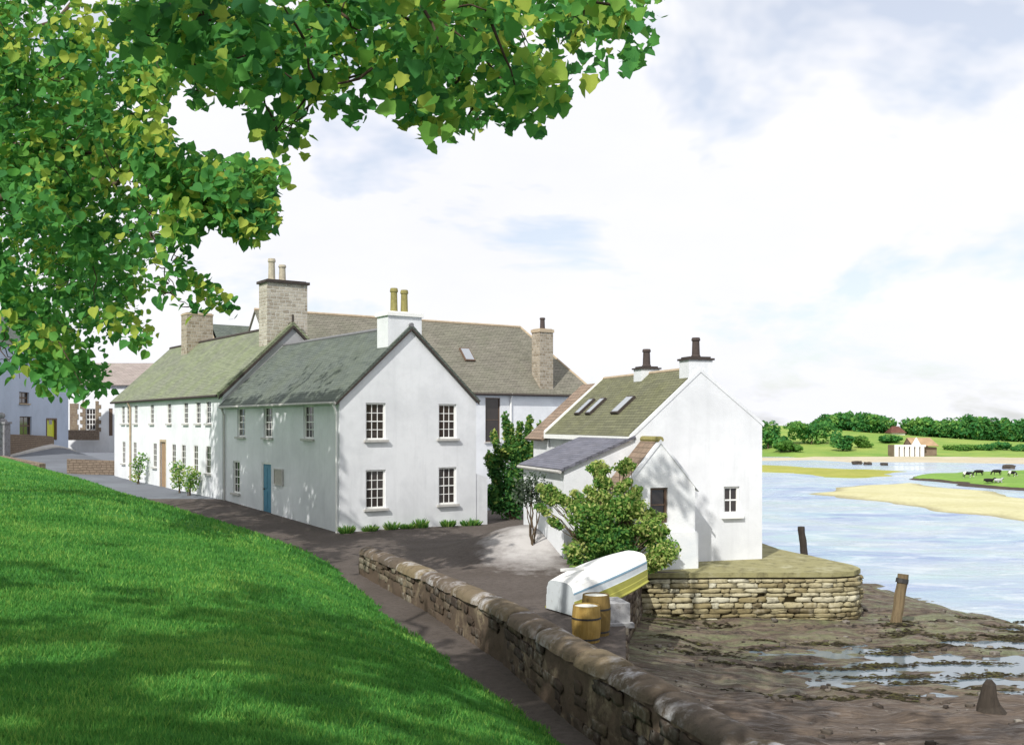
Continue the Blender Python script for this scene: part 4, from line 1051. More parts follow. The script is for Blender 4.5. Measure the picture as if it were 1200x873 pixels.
sb = empty('stone_block', (2.22, 21.9, 0), R(12)); tag(sb, 'grey dressed stone block under the raised end of the boat', 'block')
mb = MB(); mb.box((-.30, -.42, -.02), (.18, .42, .44)); b_ = mb.build('block', M['grey_block'], sb)
mb = MB(); mb.box((-.34, -.58, -.05), (.22, -.425, .05)); mb.build('ledge', M['grey_block'], sb)

def barrel(loc_, r, h, mat, label, lid):
    e = empty('barrel', loc_); tag(e, label, 'barrel', 'old barrels by the wall')
    mb = MB(); sides = 20; prof_ = []
    for i in range(9):
        u = i / 8; prof_.append((r * (.90 + .10 * math.sin(math.pi * u)), h * u))
    prof_ += [(r * .84, h), (r * .83, h - .05)]
    mb.lathe((0, 0, 0), prof_, sides); mb.build('staves', M[mat], e)
    for zz in (.10, .66):
        rr = r * (.90 + .10 * math.sin(math.pi * zz)) + .008; mb = MB(); mb.lathe((0, 0, h * zz - .02), [(rr * .97, 0), (rr, 0), (rr, .035), (rr * .97, .035)], sides); mb.build('hoop', M['iron'], e)
    mb = MB(); mb.lathe((0, 0, h - .03), [(r * .82, -.02), (r * .82, .008)], sides); mb.build('lid', M['barrel_lid'], e)
    return e
barrel((1.44, 19.85, 0), .285, .70, 'barrel_wood', 'shorter ochre wooden barrel with iron hoops standing in front', 'barrel_lid')
barrel((1.68, 20.5, 0), .295, .80, 'barrel_dark', 'taller dark-sided barrel behind the ochre one, under the boat', 'barrel_lid')

def post(name, base, top, r0, r1, mat, label, cat='post', cap=False):
    e = empty(name, base); tag(e, label, cat)
    b = Vector(base); d = Vector(top) - b; mb = MB(); pts = []; rad = []
    for i in range(12):
        u = i / 11; p = d * u + Vector((mnoise.noise(Vector((u * 3, 1, base[0]))), mnoise.noise(Vector((u * 3, 5, base[0]))), 0)) * .035
        if i == 0: p = d * -.25
        pts.append(p); rad.append((r0 + (r1 - r0) * u) * (1 + .10 * mnoise.noise(Vector((u * 6, 9, base[1])))))
    mb.tube(pts, rad, 10); mb.build('shaft', M[mat], e, smooth=False)
    if cap:
        mb = MB(); p = d * .90; mb.tube([d * .84, d * .92], [r1 * 1.18, r1 * 1.15], 10); mb.build('iron_band', M['iron'], e)
    return e
b0 = at(1048, 738, -1.5); k_ = b0[1]
post('mooring_post', b0, ((1060 - 600) / F * k_, k_ + .1, EYE - (673 - 497) / F * k_), .155, .15, 'post_wood', 'leaning brown timber mooring post in the mud beyond the quay', cap=True)
b1 = at(943, 655, -1.75); k_ = b1[1]
post('mooring_post', b1, ((939 - 600) / F * k_, k_, EYE - (617 - 497) / F * k_), .17, .15, 'post_dark', 'dark timber post standing in the water behind the quay')
b2 = at(1163, 846, -1.35)
st = empty('timber_stump', b2); tag(st, 'rotten black timber stump in the mud with a spread base', 'stump')
mb = MB(); mb.tube([(0, 0, -.25), (0, 0, 0), (-.02, 0, .16), (-.05, .02, .30), (-.06, .02, .50), (-.05, .02, .70), (-.05, .02, .78)], [(.62, .40), (.50, .36), (.30, .26), (.19, .18), (.14, .13), (.11, .10), (.05, .05)], 12)
for i in range(len(mb.v)): p = Vector(mb.v[i]); mb.v[i] = tuple(p + Vector((mnoise.noise(p * 4), mnoise.noise(p * 4 + Vector((9, 0, 0))), mnoise.noise(p * 5) * .5)) * .06)
mb.build('trunk', M['post_dark'], st)
# ------------------------------------------------------------------ far shore
W_Z = -2.0
def flat(name, px, z, mat, h=.25, run=2.5, base=-2.09):
    """a low bank: rises gently out of the water inside its outline"""
    pts = [at(x, y, z)[:2] for x, y in px]; P = np.array(pts + [pts[0]])
    x0, y0 = P.min(0); x1, y1 = P.max(0); st = .45
    def zf(x, y):
        wx = x + .9 * np.sin(y * .45) + .25 * np.sin(y * 1.1 + x * .3); wy = y + .9 * np.sin(x * .31 + 1) + .3 * np.sin(x * .9 + y * .4)
        d = np.abs(poly_sd(wx, wy, P)); ins = inside(wx.ravel(), wy.ravel(), [tuple(p) for p in P[:-1]]).reshape(x.shape)
        return base + np.where(ins, h * (1 - np.exp(-d / run)) + .09, .09 - d * .2) + .03 * np.sin(x * .8) * np.sin(y * .6)
    return structure(heightfield(name, np.arange(x0 - 3, x1 + 3, st), np.arange(y0 - 3, y1 + 3, st), zf, M[mat], lambda x, y: zf(x, y) > -2.25))
def inside(px, py, poly):
    r = np.zeros(px.shape, bool); n = len(poly)
    for i in range(n):
        x0, y0 = poly[i]; x1, y1 = poly[(i + 1) % n]
        c_ = ((y0 > py) != (y1 > py)) & (px < (x1 - x0) * (py - y0) / (y1 - y0 + 1e-9) + x0); r ^= c_
    return r
flat('sandbank', [(942, 578), (975, 574), (1010, 569), (1050, 565), (1095, 568), (1150, 575), (1230, 586), (1290, 600), (1290, 627), (1200, 612), (1110, 598), (1040, 590), (985, 581)], -1.95, 'sand', .22, 3.5)
flat('marsh_bank', [(860, 545), (900, 545), (960, 548), (1010, 550), (1061, 552.5), (1030, 557), (1000, 559.5), (960, 559), (940, 554), (890, 553), (860, 553)], -1.95, 'saltmarsh', .26, 2.0)
flat('islet', [(1069, 557), (1100, 556), (1130, 554), (1165, 552.5), (1220, 551), (1300, 552), (1300, 582), (1220, 574), (1180, 570), (1148, 566.5), (1107, 563), (1085, 560)], -1.75, 'islet', .50, .7, -2.06)
flat('islet_bank', [(1066, 557.5), (1085, 558), (1107, 560), (1148, 563), (1200, 567), (1303, 572), (1303, 586), (1220, 577), (1180, 572.5), (1146, 569), (1105, 565), (1083, 562)], -1.9, 'bank_mud', .22, .5, -2.06)
# the beach and rising fields beyond the channel
def shore_y(x): return 148 + 6 * np.sin(x * .03) + 4 * np.sin(x * .11 + 1) + np.where(x < 55, 12, 0)
def far_z(x, y):
    sy_ = shore_y(x); u = y - sy_
    z = -2.15 + np.minimum(np.maximum(u, 0), 30) * .016
    hl = sstep(u, 32, 130) * (2.4 + 3.4 * np.exp(-((x - 62) / 34) ** 2) - 1.6 * sstep(x, 95, 150)) + sstep(u, 130, 420) * 1.5
    return z + hl
xs = np.concatenate([np.arange(-260, 20, 12), np.arange(20, 180, 2.5), np.arange(180, 900, 20)]); yy = np.concatenate([np.arange(120, 300, 2.5), np.arange(300, 760, 20)])
FZ = lambda x, y: float(far_z(np.array([float(x)]), np.array([float(y)]))[0])
structure(heightfield('beach', xs, np.arange(120, 187, 2.0), far_z, M['sand_pale'], lambda x, y: (y > shore_y(x) - 6)))
structure(heightfield('field', xs, np.concatenate([np.arange(180, 300, 2.5), np.arange(300, 760, 20)]), lambda x, y: far_z(x, y) + .012 + .05 * sstep(y - shore_y(x), 33, 36) - .3 * (1 - sstep(y - shore_y(x), 31, 33)), M['meadow'], lambda x, y: (y - shore_y(x) > 30)))

def leaf_cloud(n, centre, radii, size, shell=.55, flat_=.0, tint=(.5, .22), up=.35, seed=None, shape=None):
    """n quad leaf-sprays inside an ellipsoid: verts, faces, tints"""
    d = rng.normal(size=(n, 3)); d /= np.linalg.norm(d, axis=1, keepdims=True)
    r = (shell + (1 - shell) * rng.random(n)) ** .7
    p = d * r[:, None]
    if shape is not None: p = shape(p)
    P = p * np.array(radii) + np.array(centre)
    nn = d * .55 + rng.normal(0, .6, (n, 3)) + np.array([0, 0, up]); nn /= np.linalg.norm(nn, axis=1, keepdims=True)
    a = np.cross(nn, rng.normal(size=(n, 3))); a /= np.linalg.norm(a, axis=1, keepdims=True); b = np.cross(nn, a)
    s = size * rng.uniform(.55, 1.3, n)[:, None]
    V = np.stack([P - a * s, P - b * s * .55 + nn * s * .1, P + a * s, P + b * s * .55 + nn * s * .1], 1).reshape(-1, 3)
    tn = np.clip(rng.normal(tint[0], tint[1], n), 0, 1)
    return V, np.arange(len(V)).reshape(-1, 4), tn
def merge(parts):
    V = []; Fc = []; T = []; o = 0
    for v, f, t_ in parts: V.append(v); Fc.append(f + o); T.append(t_); o += len(v)
    return np.concatenate(V), np.concatenate(Fc), np.concatenate(T)
def wood_mass(name, spots, label, mat, size=.55, n=420):
    parts = []; mb = MB()
    for (x, y, r, h) in spots:
        z = FZ(x, y)
        for k in range(5):
            cx, cy = x + random.uniform(-.5, .5) * r, y + random.uniform(-.5, .5) * r
            parts.append(leaf_cloud(n // 4, (cx, cy, z + h * random.uniform(.42, .66)), (r * random.uniform(.5, .75), r * .7, h * random.uniform(.30, .40)), size, .75, tint=(random.choice((.15, .3, .45, .6, .85)), .2)))
        parts.append(leaf_cloud(n // 3, (x, y, z + h * .35), (r * .95, r * .9, h * .36), size * 1.2, .7, tint=(.3, .2)))
    V, Fc, T = merge(parts)
    o = fast_mesh(name, V, Fc, M[mat], T); return tag(o, label, 'wood', kind='stuff')
def at_far(px, y): return (px - 600) / F * y
def zpx(py, y): return EYE + (HY - py) / F * y
def spots(x0, x1, n, y, top, jit=1.0):
    out = []
    for i in range(n):
        px = x0 + (x1 - x0) * i / (n - 1); tp_ = np.interp(px, [a for a, b in top], [b for a, b in top]) + random.uniform(-1.5, 2.0) * jit
        yy_ = y + random.uniform(-6, 6); X = at_far(px, yy_); h = zpx(tp_, yy_) - FZ(X, yy_)
        out.append((X, yy_, random.uniform(2.2, 3.2), max(h, 2.0)))
    return out
wood_mass('woodland', spots(962, 1032, 11, 262, [(955, 492), (965, 485), (1000, 482), (1025, 485), (1042, 491)]), 'dense dark green wood along the hilltop, nearer the cottage roof', 'leaf_far')
wood_mass('woodland', spots(1070, 1290, 26, 262, [(1058, 492), (1075, 487), (1110, 489), (1140, 486), (1170, 488), (1195, 491), (1300, 490)]), 'dense dark green wood along the hilltop, beyond the red-brown roof', 'leaf_far')
def far_tree(px, base_y, top_y, w, y, label, mat='leaf_far', name='tree', n=520, group=None, cat='tree', size=.42):
    X = at_far(px, y); z = FZ(X, y); h = max(zpx(top_y, y) - z, 1.2); r = w / F * y / 2
    e = empty(name, (X, y, z)); tag(e, label, cat, group)
    parts = []
    low = .22 if cat == 'tree' else .26
    for k in range(11):
        a = random.uniform(0, 6.28); q_ = random.uniform(.1, .66)
        parts.append(leaf_cloud(n // 6, (math.cos(a) * q_ * r, math.sin(a) * q_ * r, h * random.uniform(low, .74)), (r * random.uniform(.28, .55), r * random.uniform(.3, .5), h * random.uniform(.14, .28)), size, .7, tint=(random.choice((.2, .35, .5, .75)), .2)))
    V, Fc, T = merge(parts); fast_mesh('crown' if cat == 'tree' else 'foliage', V, Fc, M[mat], T, parent=e)
    mb = MB(); mb.tube([(0, 0, -.3), (0, 0, h * .35), (.05, 0, h * .6)], [.22, .16, .06], 7); mb.build('trunk' if cat == 'tree' else 'stem', M['bark'], e)
    return e
FG = 'trees and bushes on the far shore'
far_tree(900, 535, 488, 40, 215, 'dark green tree partly hidden behind the cottage gable wall', group=FG)
far_tree(916, 535, 510, 26, 206, 'small dark round bush low on the far slope just beside the cottage', cat='bush', name='bush', group=FG)
far_tree(951, 536, 491, 64, 222, 'biggest tree on the far slope, a broad dark green dome', group=FG, n=1000)
far_tree(926, 537, 514, 34, 203, 'light green bush at the foot of the broadest far tree, cottage side', 'leaf_far_light', cat='bush', name='bush', group=FG)
far_tree(988, 535, 508, 34, 206, 'mid green bush on the far slope left of the brown-roofed barn', cat='bush', name='bush', group=FG)
far_tree(1009, 535, 510, 24, 212, 'pale yellow-green bush with darker one before it on the far slope', 'leaf_far_light', cat='bush', name='bush', group=FG)
far_tree(1042, 531, 508, 34, 222, 'bright green bush rising behind the white barn front', cat='bush', name='bush', group=FG)
far_tree(1150, 536, 520, 30, 204, 'dark bush on the far shore beyond the barn, first of the line', cat='bush', name='bush', group=FG)
far_tree(1174, 536, 518, 28, 206, 'taller dark bush on the far shore above the grazing cattle', cat='bush', name='bush', group=FG)
far_tree(1194, 536, 521, 24, 203, 'small dark bush at the picture edge on the far shore', cat='bush', name='bush', group=FG)
far_tree(1126, 536, 527, 38, 203, 'low pale hedge-like bush between the barn and dark bushes', 'leaf_far_light', cat='bush', name='bush', group=FG, size=.3)
# far barn: white front of broad piers with dark bays, brown roof
yb = 186.0; xb0, xb1 = at_far(1049, yb), at_far(1085, yb); zb0 = FZ(xb0, yb) - .05; hb_ = zpx(519, yb) - zb0
zb0 = min(zb0, zpx(537, yb)); hb_ = zpx(523.5, yb) - zb0
fb = empty('far_barn', (xb0, yb, zb0)); tag(fb, 'white barn with dark open bays and a brown roof on the far beach', 'barn')
mb = MB(); wb = xb1 - xb0; n = 6
for i in range(n):
    a = wb * i / n; mb.box((a, 0, 0), (a + wb / n * .68, .5, hb_))
mb.box((0, -.01, hb_), (wb, .5, hb_ + .35)); mb.build('piers', M['barn_white'], fb)
mb = MB(); mb.box((.15, .6, 0), (wb, 4, hb_ + .3)); mb.build('dark_bay', M['far_brown'], fb)
wl = at_far(1101, yb) - xb1
gx = at_far(1071, yb) - xb0
mb = MB(); mb.box((gx, 1.2, 0), (wb + wl, 5.0, hb_ * .95)); mb.poly([(gx, 1.2, hb_ * .95), (gx, 5.0, hb_ * .95), (gx, 3.1, hb_ + 1.6)]); mb.build('wall', M['far_brown'], fb)
mb = MB(); roof_slab(mb, (gx - .1, .5, hb_ + .1), (wb + wl + .1, .5, hb_ + .1), (wb + wl - .5, 3.1, hb_ + 1.55), (gx - .1, 3.1, hb_ + 1.55), .1); roof_slab(mb, (wb + wl + .1, 5.4, hb_ - .2), (gx - .1, 5.4, hb_ - .2), (gx - .1, 3.1, hb_ + 1.55), (wb + wl - .5, 3.1, hb_ + 1.55), .1); mb.build('roof', M['barn_roof'], fb)
mb = MB(); mb.poly([(gx - .02, .1, hb_), (gx + 1.2, .1, hb_), (gx + .6, .1, hb_ + 1.3)]); mb.extrude([(gx - .3, .05, hb_ + .35), (gx + 1.3, .05, hb_ + .35), (gx + .5, .05, hb_ + 1.7)], (0, .3, 0)); mb.build('gablet', M['barn_white'], fb)
# red-brown house on the hill
yh = 255.0; xh = at_far(1043.5, yh); zh_ = FZ(xh, yh); wr = at_far(1062, yh) - xh; z_e = zpx(508, yh) - zh_; z_r = zpx(499.5, yh) - zh_
hh_ = empty('hill_house', (xh, yh, zh_)); tag(hh_, 'dark red-brown hipped roof of a house between the two hilltop woods', 'house')
mb = MB(); mb.box((.3, 0, -1), (wr - .3, 4, max(z_e, .4))); mb.build('wall', M['barn_white'], hh_)
z_e = max(z_e, .35); z_r = max(z_r, z_e + 1.2)
mb = MB(); mb.mesh([(0, -.4, z_e), (wr, -.4, z_e), (wr, 4.4, z_e), (0, 4.4, z_e), (wr * .28, 2, z_r), (wr * .72, 2, z_r)], [(0, 1, 5, 4), (1, 2, 5), (2, 3, 4, 5), (3, 0, 4), (3, 2, 1, 0)]); mb.build('roof', M['red_roof'], hh_)
# rocks at the channel edge
def rock(px, py, w, label, z=-1.9):
    x, y, _ = at(px, py, z); mb = MB(); r = w / F * y / 2
    stone(mb, (0, 0, r * .22), (1, 0, 0), (0, 1, 0), (0, 0, 1), (r, r * .5, r * .38), random.random(), .16)
    if w > 8: stone(mb, (r * .6, .3, r * .12), (1, 0, 0), (0, 1, 0), (0, 0, 1), (r * .5, r * .4, r * .3), random.random(), .16)
    o = mb.build('rock', M['far_rock'], smooth=False); o.location = (x, y, z); tag(o, label, 'rock', 'dark rocks at the far channel edge'); return o
rock(1004, 543.5, 11, 'dark rock at the far channel edge, first and largest')
rock(1017, 544, 9, 'middle one of three dark rocks by the far channel')
rock(1036, 544.6, 8, 'small flat dark rock below the white barn')
rock(1182, 548.6, 13, 'long dark weedy rock at the beach edge above the cattle')
# cattle on the islet
def cow(px, py, face, mat, label, lying=False, s=.5):
    x, y, z = at(px, py, -1.52); mb = MB()
    zz = .42 if lying else 1.0
    mb.tube([(-.95, 0, zz + .02), (-.85, 0, zz + .05), (-.4, 0, zz + .04), (.1, 0, zz), (.5, 0, zz + .04), (.72, 0, zz + .10), (.80, 0, zz + .12)], [(.10, .12), (.30, .26), (.36, .32), (.40, .36), (.36, .30), (.24, .20), (.12, .1)], 10)
    if lying: mb.tube([(.66, 0, zz + .12), (1.0, 0, zz + .36), (1.12, 0, zz + .40), (1.42, 0, zz + .22)], [(.2, .16), (.13, .12), (.15, .13), (.07, .08)], 8)
    else: mb.tube([(.66, 0, zz + .12), (.98, 0, zz - .18), (1.12, 0, zz - .42), (1.16, 0, zz - .58), (1.24, 0, zz - .84)], [(.22, .17), (.17, .13), (.13, .11), (.15, .13), (.07, .08)], 8)
    if lying:
        for sx_, sy_ in ((.45, .2), (.45, -.2), (-.5, .26), (-.5, -.26)): mb.tube([(sx_, sy_, .22), (sx_ + .3, sy_ * 1.4, .10), (sx_ - .02, sy_ * 1.5, .06)], [.10, .07, .05], 6)
    else:
        for sx_, sy_, kn in ((.52, .16, .03), (.44, -.16, .03), (-.70, .17, -.10), (-.60, -.17, -.10)): mb.tube([(sx_, sy_, zz - .12), (sx_ + (.05 if kn < 0 else 0), sy_, .62), (sx_ + kn, sy_, .42), (sx_, sy_, .06), (sx_ + .03, sy_, 0)], [.15, .10, .06, .05, .06], 6)
    for s_ in (-1, 1):
        ex = (1.10, s_ * .12, zz + .46) if lying else (1.10, s_ * .12, zz - .44)
        mb.tube([ex, (ex[0] - .04, s_ * .30, ex[2] + .02)], [.03, .05], 5)
    mb.tube([(-.94, 0, zz + .22), (-1.02, 0, zz - .1), (-1.02, 0, max(.1, zz - .62))], [.04, .025, .04], 5)
    o = mb.build('cow', M[mat], smooth=True); o.location = (x, y, z); o.rotation_euler = (0, 0, face); o.scale = (s, s, s); tag(o, label, 'cow', 'cattle on the islet'); return o
cow(1134, 560.0, R(-12), 'cowhide', 'black and white cow grazing at the tip end of the herd')
cow(1147, 557.6, R(165), 'cow_black', 'all black cow standing in the back row, second along')
cow(1168, 557.2, R(170), 'cow_black', 'black cow grazing alone in the middle of the back row')
cow(1186, 559.0, R(8), 'cowhide', 'black and white cow in the back row at the picture edge')
cow(1159, 565.0, R(-10), 'cow_black', 'black cow lying near the muddy bank', True)
cow(1170, 565.2, R(20), 'cow_grey', 'grey and white cow lying beside the black one near the bank', True)

# ------------------------------------------------------------------ trees
LEAF = np.array([(0, -.08), (.20, -.12), (.44, -.06), (.42, .14), (.60, .36), (.40, .50), (.30, .72), (0, .96), (-.30, .72), (-.40, .50), (-.60, .36), (-.42, .14), (-.44, -.06), (-.20, -.12)])
LEAF_R = [0, 1, 2, 3, 4, 5, 6, 7]; LEAF_L = [0, 7, 8, 9, 10, 11, 12, 13]
_w = [(0, -.06), (.20, -.12), (.40, .02), (.50, .24), (.46, .46), (.32, .66), (.16, .82), (0, 1.0)]
LEAF2 = np.array(_w + [(-a, b) for a, b in _w[-2:0:-1]])
def inside(px, py, poly):
    r = np.zeros(px.shape, bool); n = len(poly)
    for i in range(n):
        x0, y0 = poly[i]; x1, y1 = poly[(i + 1) % n]
        c_ = ((y0 > py) != (y1 > py)) & (px < (x1 - x0) * (py - y0) / (y1 - y0 + 1e-9) + x0); r ^= c_
    return r
def project(P):
    Y = np.maximum(P[:, 1], .05); return HX + P[:, 0] / Y * F, HY - (P[:, 2] - EYE) / Y * F
OUT_TOP = [(110, -40), (120, 40), (190, 75), (215, 112), (232, 128), (255, 118), (262, 95), (285, 150), (330, 182), (372, 182), (398, 168), (425, 150), (452, 118), (468, 146), (500, 172), (520, 184), (540, 165), (575, 150), (600, 158), (618, 172), (640, 160), (655, 136), (680, 98), (706, 104), (730, 92), (752, 74), (768, 46), (790, 30), (800, -40)]
OUT_LEFT = [(-300, -60), (178, -60), (205, 70), (205, 150), (225, 188), (275, 182), (340, 198), (342, 212), (322, 238), (328, 262), (296, 288), (270, 272), (245, 262), (215, 292), (232, 322), (262, 340), (288, 368), (258, 378), (214, 372), (176, 352), (165, 372), (195, 402), (172, 412), (130, 416), (134, 440), (128, 470), (86, 478), (55, 466), (32, 462), (0, 446), (-300, 420)]
def nval(P, f, o): return np.array([mnoise.noise(Vector((p[0] * f + o, p[1] * f, p[2] * f))) for p in P])
def make_leaves(P, size, shape, droop=.5, tint=None):
    n = len(P)
    nn = rng.normal(0, .55, (n, 3)) + np.array([-.15, -.55, .55]); nn /= np.linalg.norm(nn, axis=1, keepdims=True)
    dn = np.array([0, 0, -1.0]) * droop + rng.normal(0, .45, (n, 3)); b = dn - nn * (dn * nn).sum(1, keepdims=True); b /= np.linalg.norm(b, axis=1, keepdims=True)
    a = np.cross(b, nn); s = (size * rng.uniform(.6, 1.25, n))
    K = len(shape)
    fold = np.abs(shape[:, 0]) * .35 - (shape[:, 1] ** 2) * .18
    V = P[:, None, :] + s[:, None, None] * (a[:, None, :] * shape[None, :, 0, None] + b[:, None, :] * shape[None, :, 1, None] + nn[:, None, :] * fold[None, :, None])
    return V.reshape(-1, 3), n, K
def branch(mb, a, b, r0, r1, sag=.0, n=6, wob=.15):
    a = Vector(a); b = Vector(b); pts = []; rad = []
    ln = (b - a).length
    for i in range(n + 1):
        u = i / n; p = a.lerp(b, u) + Vector((0, 0, sag * math.sin(math.pi * u))); 
        if 0 < i < n: p += Vector((random.uniform(-1, 1), random.uniform(-1, 1), random.uniform(-1, 1))) * wob * ln * .12
        pts.append(p); rad.append(r0 + (r1 - r0) * u)
    mb.tube(pts, rad, 7); return pts

def sample_crown(n_clump, ell, mask, ymin, clump_r, leaves_per, keepout=None, off=0.0):
    """clumps of leaves in a crown volume (list of ellipsoids); what would hang into view stays inside the crown's outline"""
    cl = []
    tries = 0
    while len(cl) < n_clump and tries < n_clump * 60:
        tries += 1
        c, r = ell[random.randrange(len(ell))] if not isinstance(ell[0][0], float) else ell
        d = Vector((random.gauss(0, 1), random.gauss(0, 1), random.gauss(0, 1))).normalized() * random.random() ** (1 / 3)
        p = Vector((c[0] + d.x * r[0], c[1] + d.y * r[1], c[2] + d.z * r[2]))
        if p.y > .6:
            x, y = project(np.array([p])); x, y = x[0], y[0]
            rp = clump_r / p.y * F * .75
            if -rp < x < 1200 + rp and -rp < y < 880:
                if p.y < ymin: continue
                if not all(inside(np.array([x + dx * rp]), np.array([min(y + dy * rp, 900)]), mask)[0] or y + dy * rp < -10 for dx, dy in ((0, 0), (1, 0), (-1, 0), (0, 1), (.7, .7), (-.7, .7))): continue
        elif p.z < EYE + 2 and math.hypot(p.x, p.y) < 3: continue
        cl.append(p)
    return cl

FLECKS = [(205, 662, 120, 15), (385, 706, 75, 15), (235, 800, 95, 12), (55, 766, 95, 13), (305, 836, 85, 11), (45, 700, 75, 12), (100, 582, 200, 44), (300, 640, 60, 16), (440, 655, 45, 25), (150, 720, 60, 8), (520, 820, 60, 9), (10, 850, 60, 9)]
def sunfleck(P, T):
    """thin the foliage where the photograph has the sun coming through to the grass"""
    z = np.full(len(P), 1.6)
    for _ in range(4):
        k = (P[:, 2] - z) / SUNV.z; hx = P[:, 0] - SUNV.x * k; hy = P[:, 1] - SUNV.y * k; z = np.where(poly_sd(hx, hy, LE) > 0, lawn_z(hx, hy), 0)
    Y = np.maximum(hy, .5); px = HX + hx / Y * F; py = HY + (EYE - z) / Y * F
    drop = np.zeros(len(P), bool)
    for cx, cy, rx, ry in FLECKS: drop |= ((px - cx) / rx) ** 2 + ((py - cy + .05 * (px - cx)) / ry) ** 2 < 1 + rng.normal(0, .15, len(P))
    drop &= rng.random(len(P)) < .93
    # leaves between the sun and the gable or the front roof slope
    k = ((P - np.array(C0)) @ np.array(GN)) / SUNV.dot(GN); h = P - np.array(SUNV) * k[:, None]; s_ = (h - np.array(C0)) @ np.array(G)
    drop |= (k > 0) & (s_ > -.05) & (s_ < W1 + .6) & (h[:, 2] < 8.8) & (h[:, 2] > -.4) & (rng.random(len(P)) < .95)
    RN = Vector((-(RG1 - EV1), 0, XR)).normalized(); RN = G * RN.x + Vector((0, 0, RN.z)); R0 = C0 + Vector((0, 0, EV1))
    k = ((P - np.array(R0)) @ np.array(RN)) / SUNV.dot(RN); h = P - np.array(SUNV) * k[:, None]; s_ = (h - np.array(C0)) @ np.array(G); l_ = (h - np.array(C0)) @ np.array(L)
    drop |= (k > 0) & (s_ > .3) & (s_ < XR) & (l_ > -.3) & (l_ < L1) & (rng.random(len(P)) < .88)
    return P[~drop], T[~drop]
def big_tree(name, base, trunk_top, clumps, clump_r, leaf, per, label, mat, trunk_r, mask, ymin, shape, limbs, tint_mu=.45):
    e = empty(name, base); tag(e, label, 'tree')
    off = Vector(base)
    P = []; T = []
    for c, per_ in clumps:
        n = int(per_ * random.uniform(.6, 1.3)); tm = np.clip(random.gauss(tint_mu, .24) + (.33 if random.random() < .07 else 0), .05, 1)
        d = rng.normal(size=(n, 3)); d /= np.linalg.norm(d, axis=1, keepdims=True); q_ = d * (rng.random((n, 1)) ** .5) * np.array([clump_r, clump_r, clump_r * .75]) + np.array(c)
        P.append(q_); T.append(np.clip(rng.normal(tm, .12, n), 0, 1))
    P = np.concatenate(P); T = np.concatenate(T)
    # nothing of this crown hangs below its own outline
    P, T = sunfleck(P, T)
    x, y = project(P); inf = (P[:, 1] > .6) & (x > -20) & (x < 1220) & (y > -5) & (y < 900)
    jx = x + rng.normal(0, 5, len(x)); jy = y + rng.normal(0, 5, len(x))
    ok = ~inf | (inside(jx, jy, mask) & (P[:, 1] > ymin))
    P, T = P[ok], T[ok]
    V, n, K = make_leaves(P - np.array(off), leaf, shape)
    idx = np.arange(n)[:, None] * K
    if K == 14:
        Fc = np.concatenate([idx + np.array(LEAF_R), idx + np.array(LEAF_L)]); T2 = np.concatenate([T, T])
    else:
        Fc = np.concatenate([idx + np.array([0, 1, 2, 3]), idx + np.array([0, 3, 4, 5])]); T2 = np.concatenate([T, T])
    fast_mesh('crown', V, Fc, M[mat], T2, parent=e)
    mb = MB(); tt = Vector(trunk_top) - off
    pts = branch(mb, (0, 0, -.4), tt, trunk_r, trunk_r * .45, 0, 8, .25)
    mb.build('trunk', M['bark'], e, smooth=True)
    for li in limbs:
        mb = MB(); a = tt.lerp(Vector((0, 0, 0)), random.uniform(0, .35)); branch(mb, a, Vector(li) - off, trunk_r * .38, .05, random.uniform(.2, .9), 8, .3); mb.build('limb', M['bark'], e, smooth=True)
    mb = MB()
    cs = [Vector(c) for c, _ in clumps]
    L_ = [Vector(li) for li in limbs]
    for c in random.sample(cs, min(len(cs), 420)):
        li = min(L_, key=lambda q_: (q_ - c).length); 
        near = sorted(cs, key=lambda q_: (q_ - c).length)[1:5]; tgt = min(near, key=lambda q_: (q_ - li).length)
        if (tgt - c).length > 2.5: continue
        branch(mb, tgt - off, c - off, .016, .006, -.03, 4, .5)
    tw = mb.build('twigs', M['twig'], e, smooth=True); tw['kind'] = 'stuff'
    return e

SUNV = Vector((-.45 * .7547, -.893 * .7547, .656)).normalized()
GN = Vector((G.y, -G.x, 0))
def shades_gable(p):
    k = (Vector(p) - C0).dot(GN) / SUNV.dot(GN)
    if k <= 0: return False
    h = Vector(p) - SUNV * k; s_ = (h - C0).dot(G)
    return -.6 < s_ < W1 + .5 and -.5 < h.z < 8.4
# the sycamore hanging over the viewer
lim = [(-4, 10, 9.5), (-1, 11, 9.2), (1.5, 10.5, 9.8), (-7, 13, 10), (-10, 4, 11), (0, 3, 11), (-6, -2, 12), (4.5, 6, 11), (0, 19, 11.6)]
clA = []
maskA = OUT_TOP + [(900, -400), (100, -400)]
for c, r, n in (((-7.5, 6.5, 10.4), (2.6, 3.0, .7), 40), ((-4.0, 3.0, 10.6), (4.0, 5.0, 1.0), 120), ((-9.5, 3.0, 10.8), (4.0, 6.0, 1.2), 70), ((-3.0, -3.5, 11), (4.5, 4, 1.2), 60), ((2.5, 2.0, 11), (3, 5, .9), 40)):
    clA += [(p, 34) for p in sample_crown(n, [(c, r)], maskA, 8.0, .60, 0)]
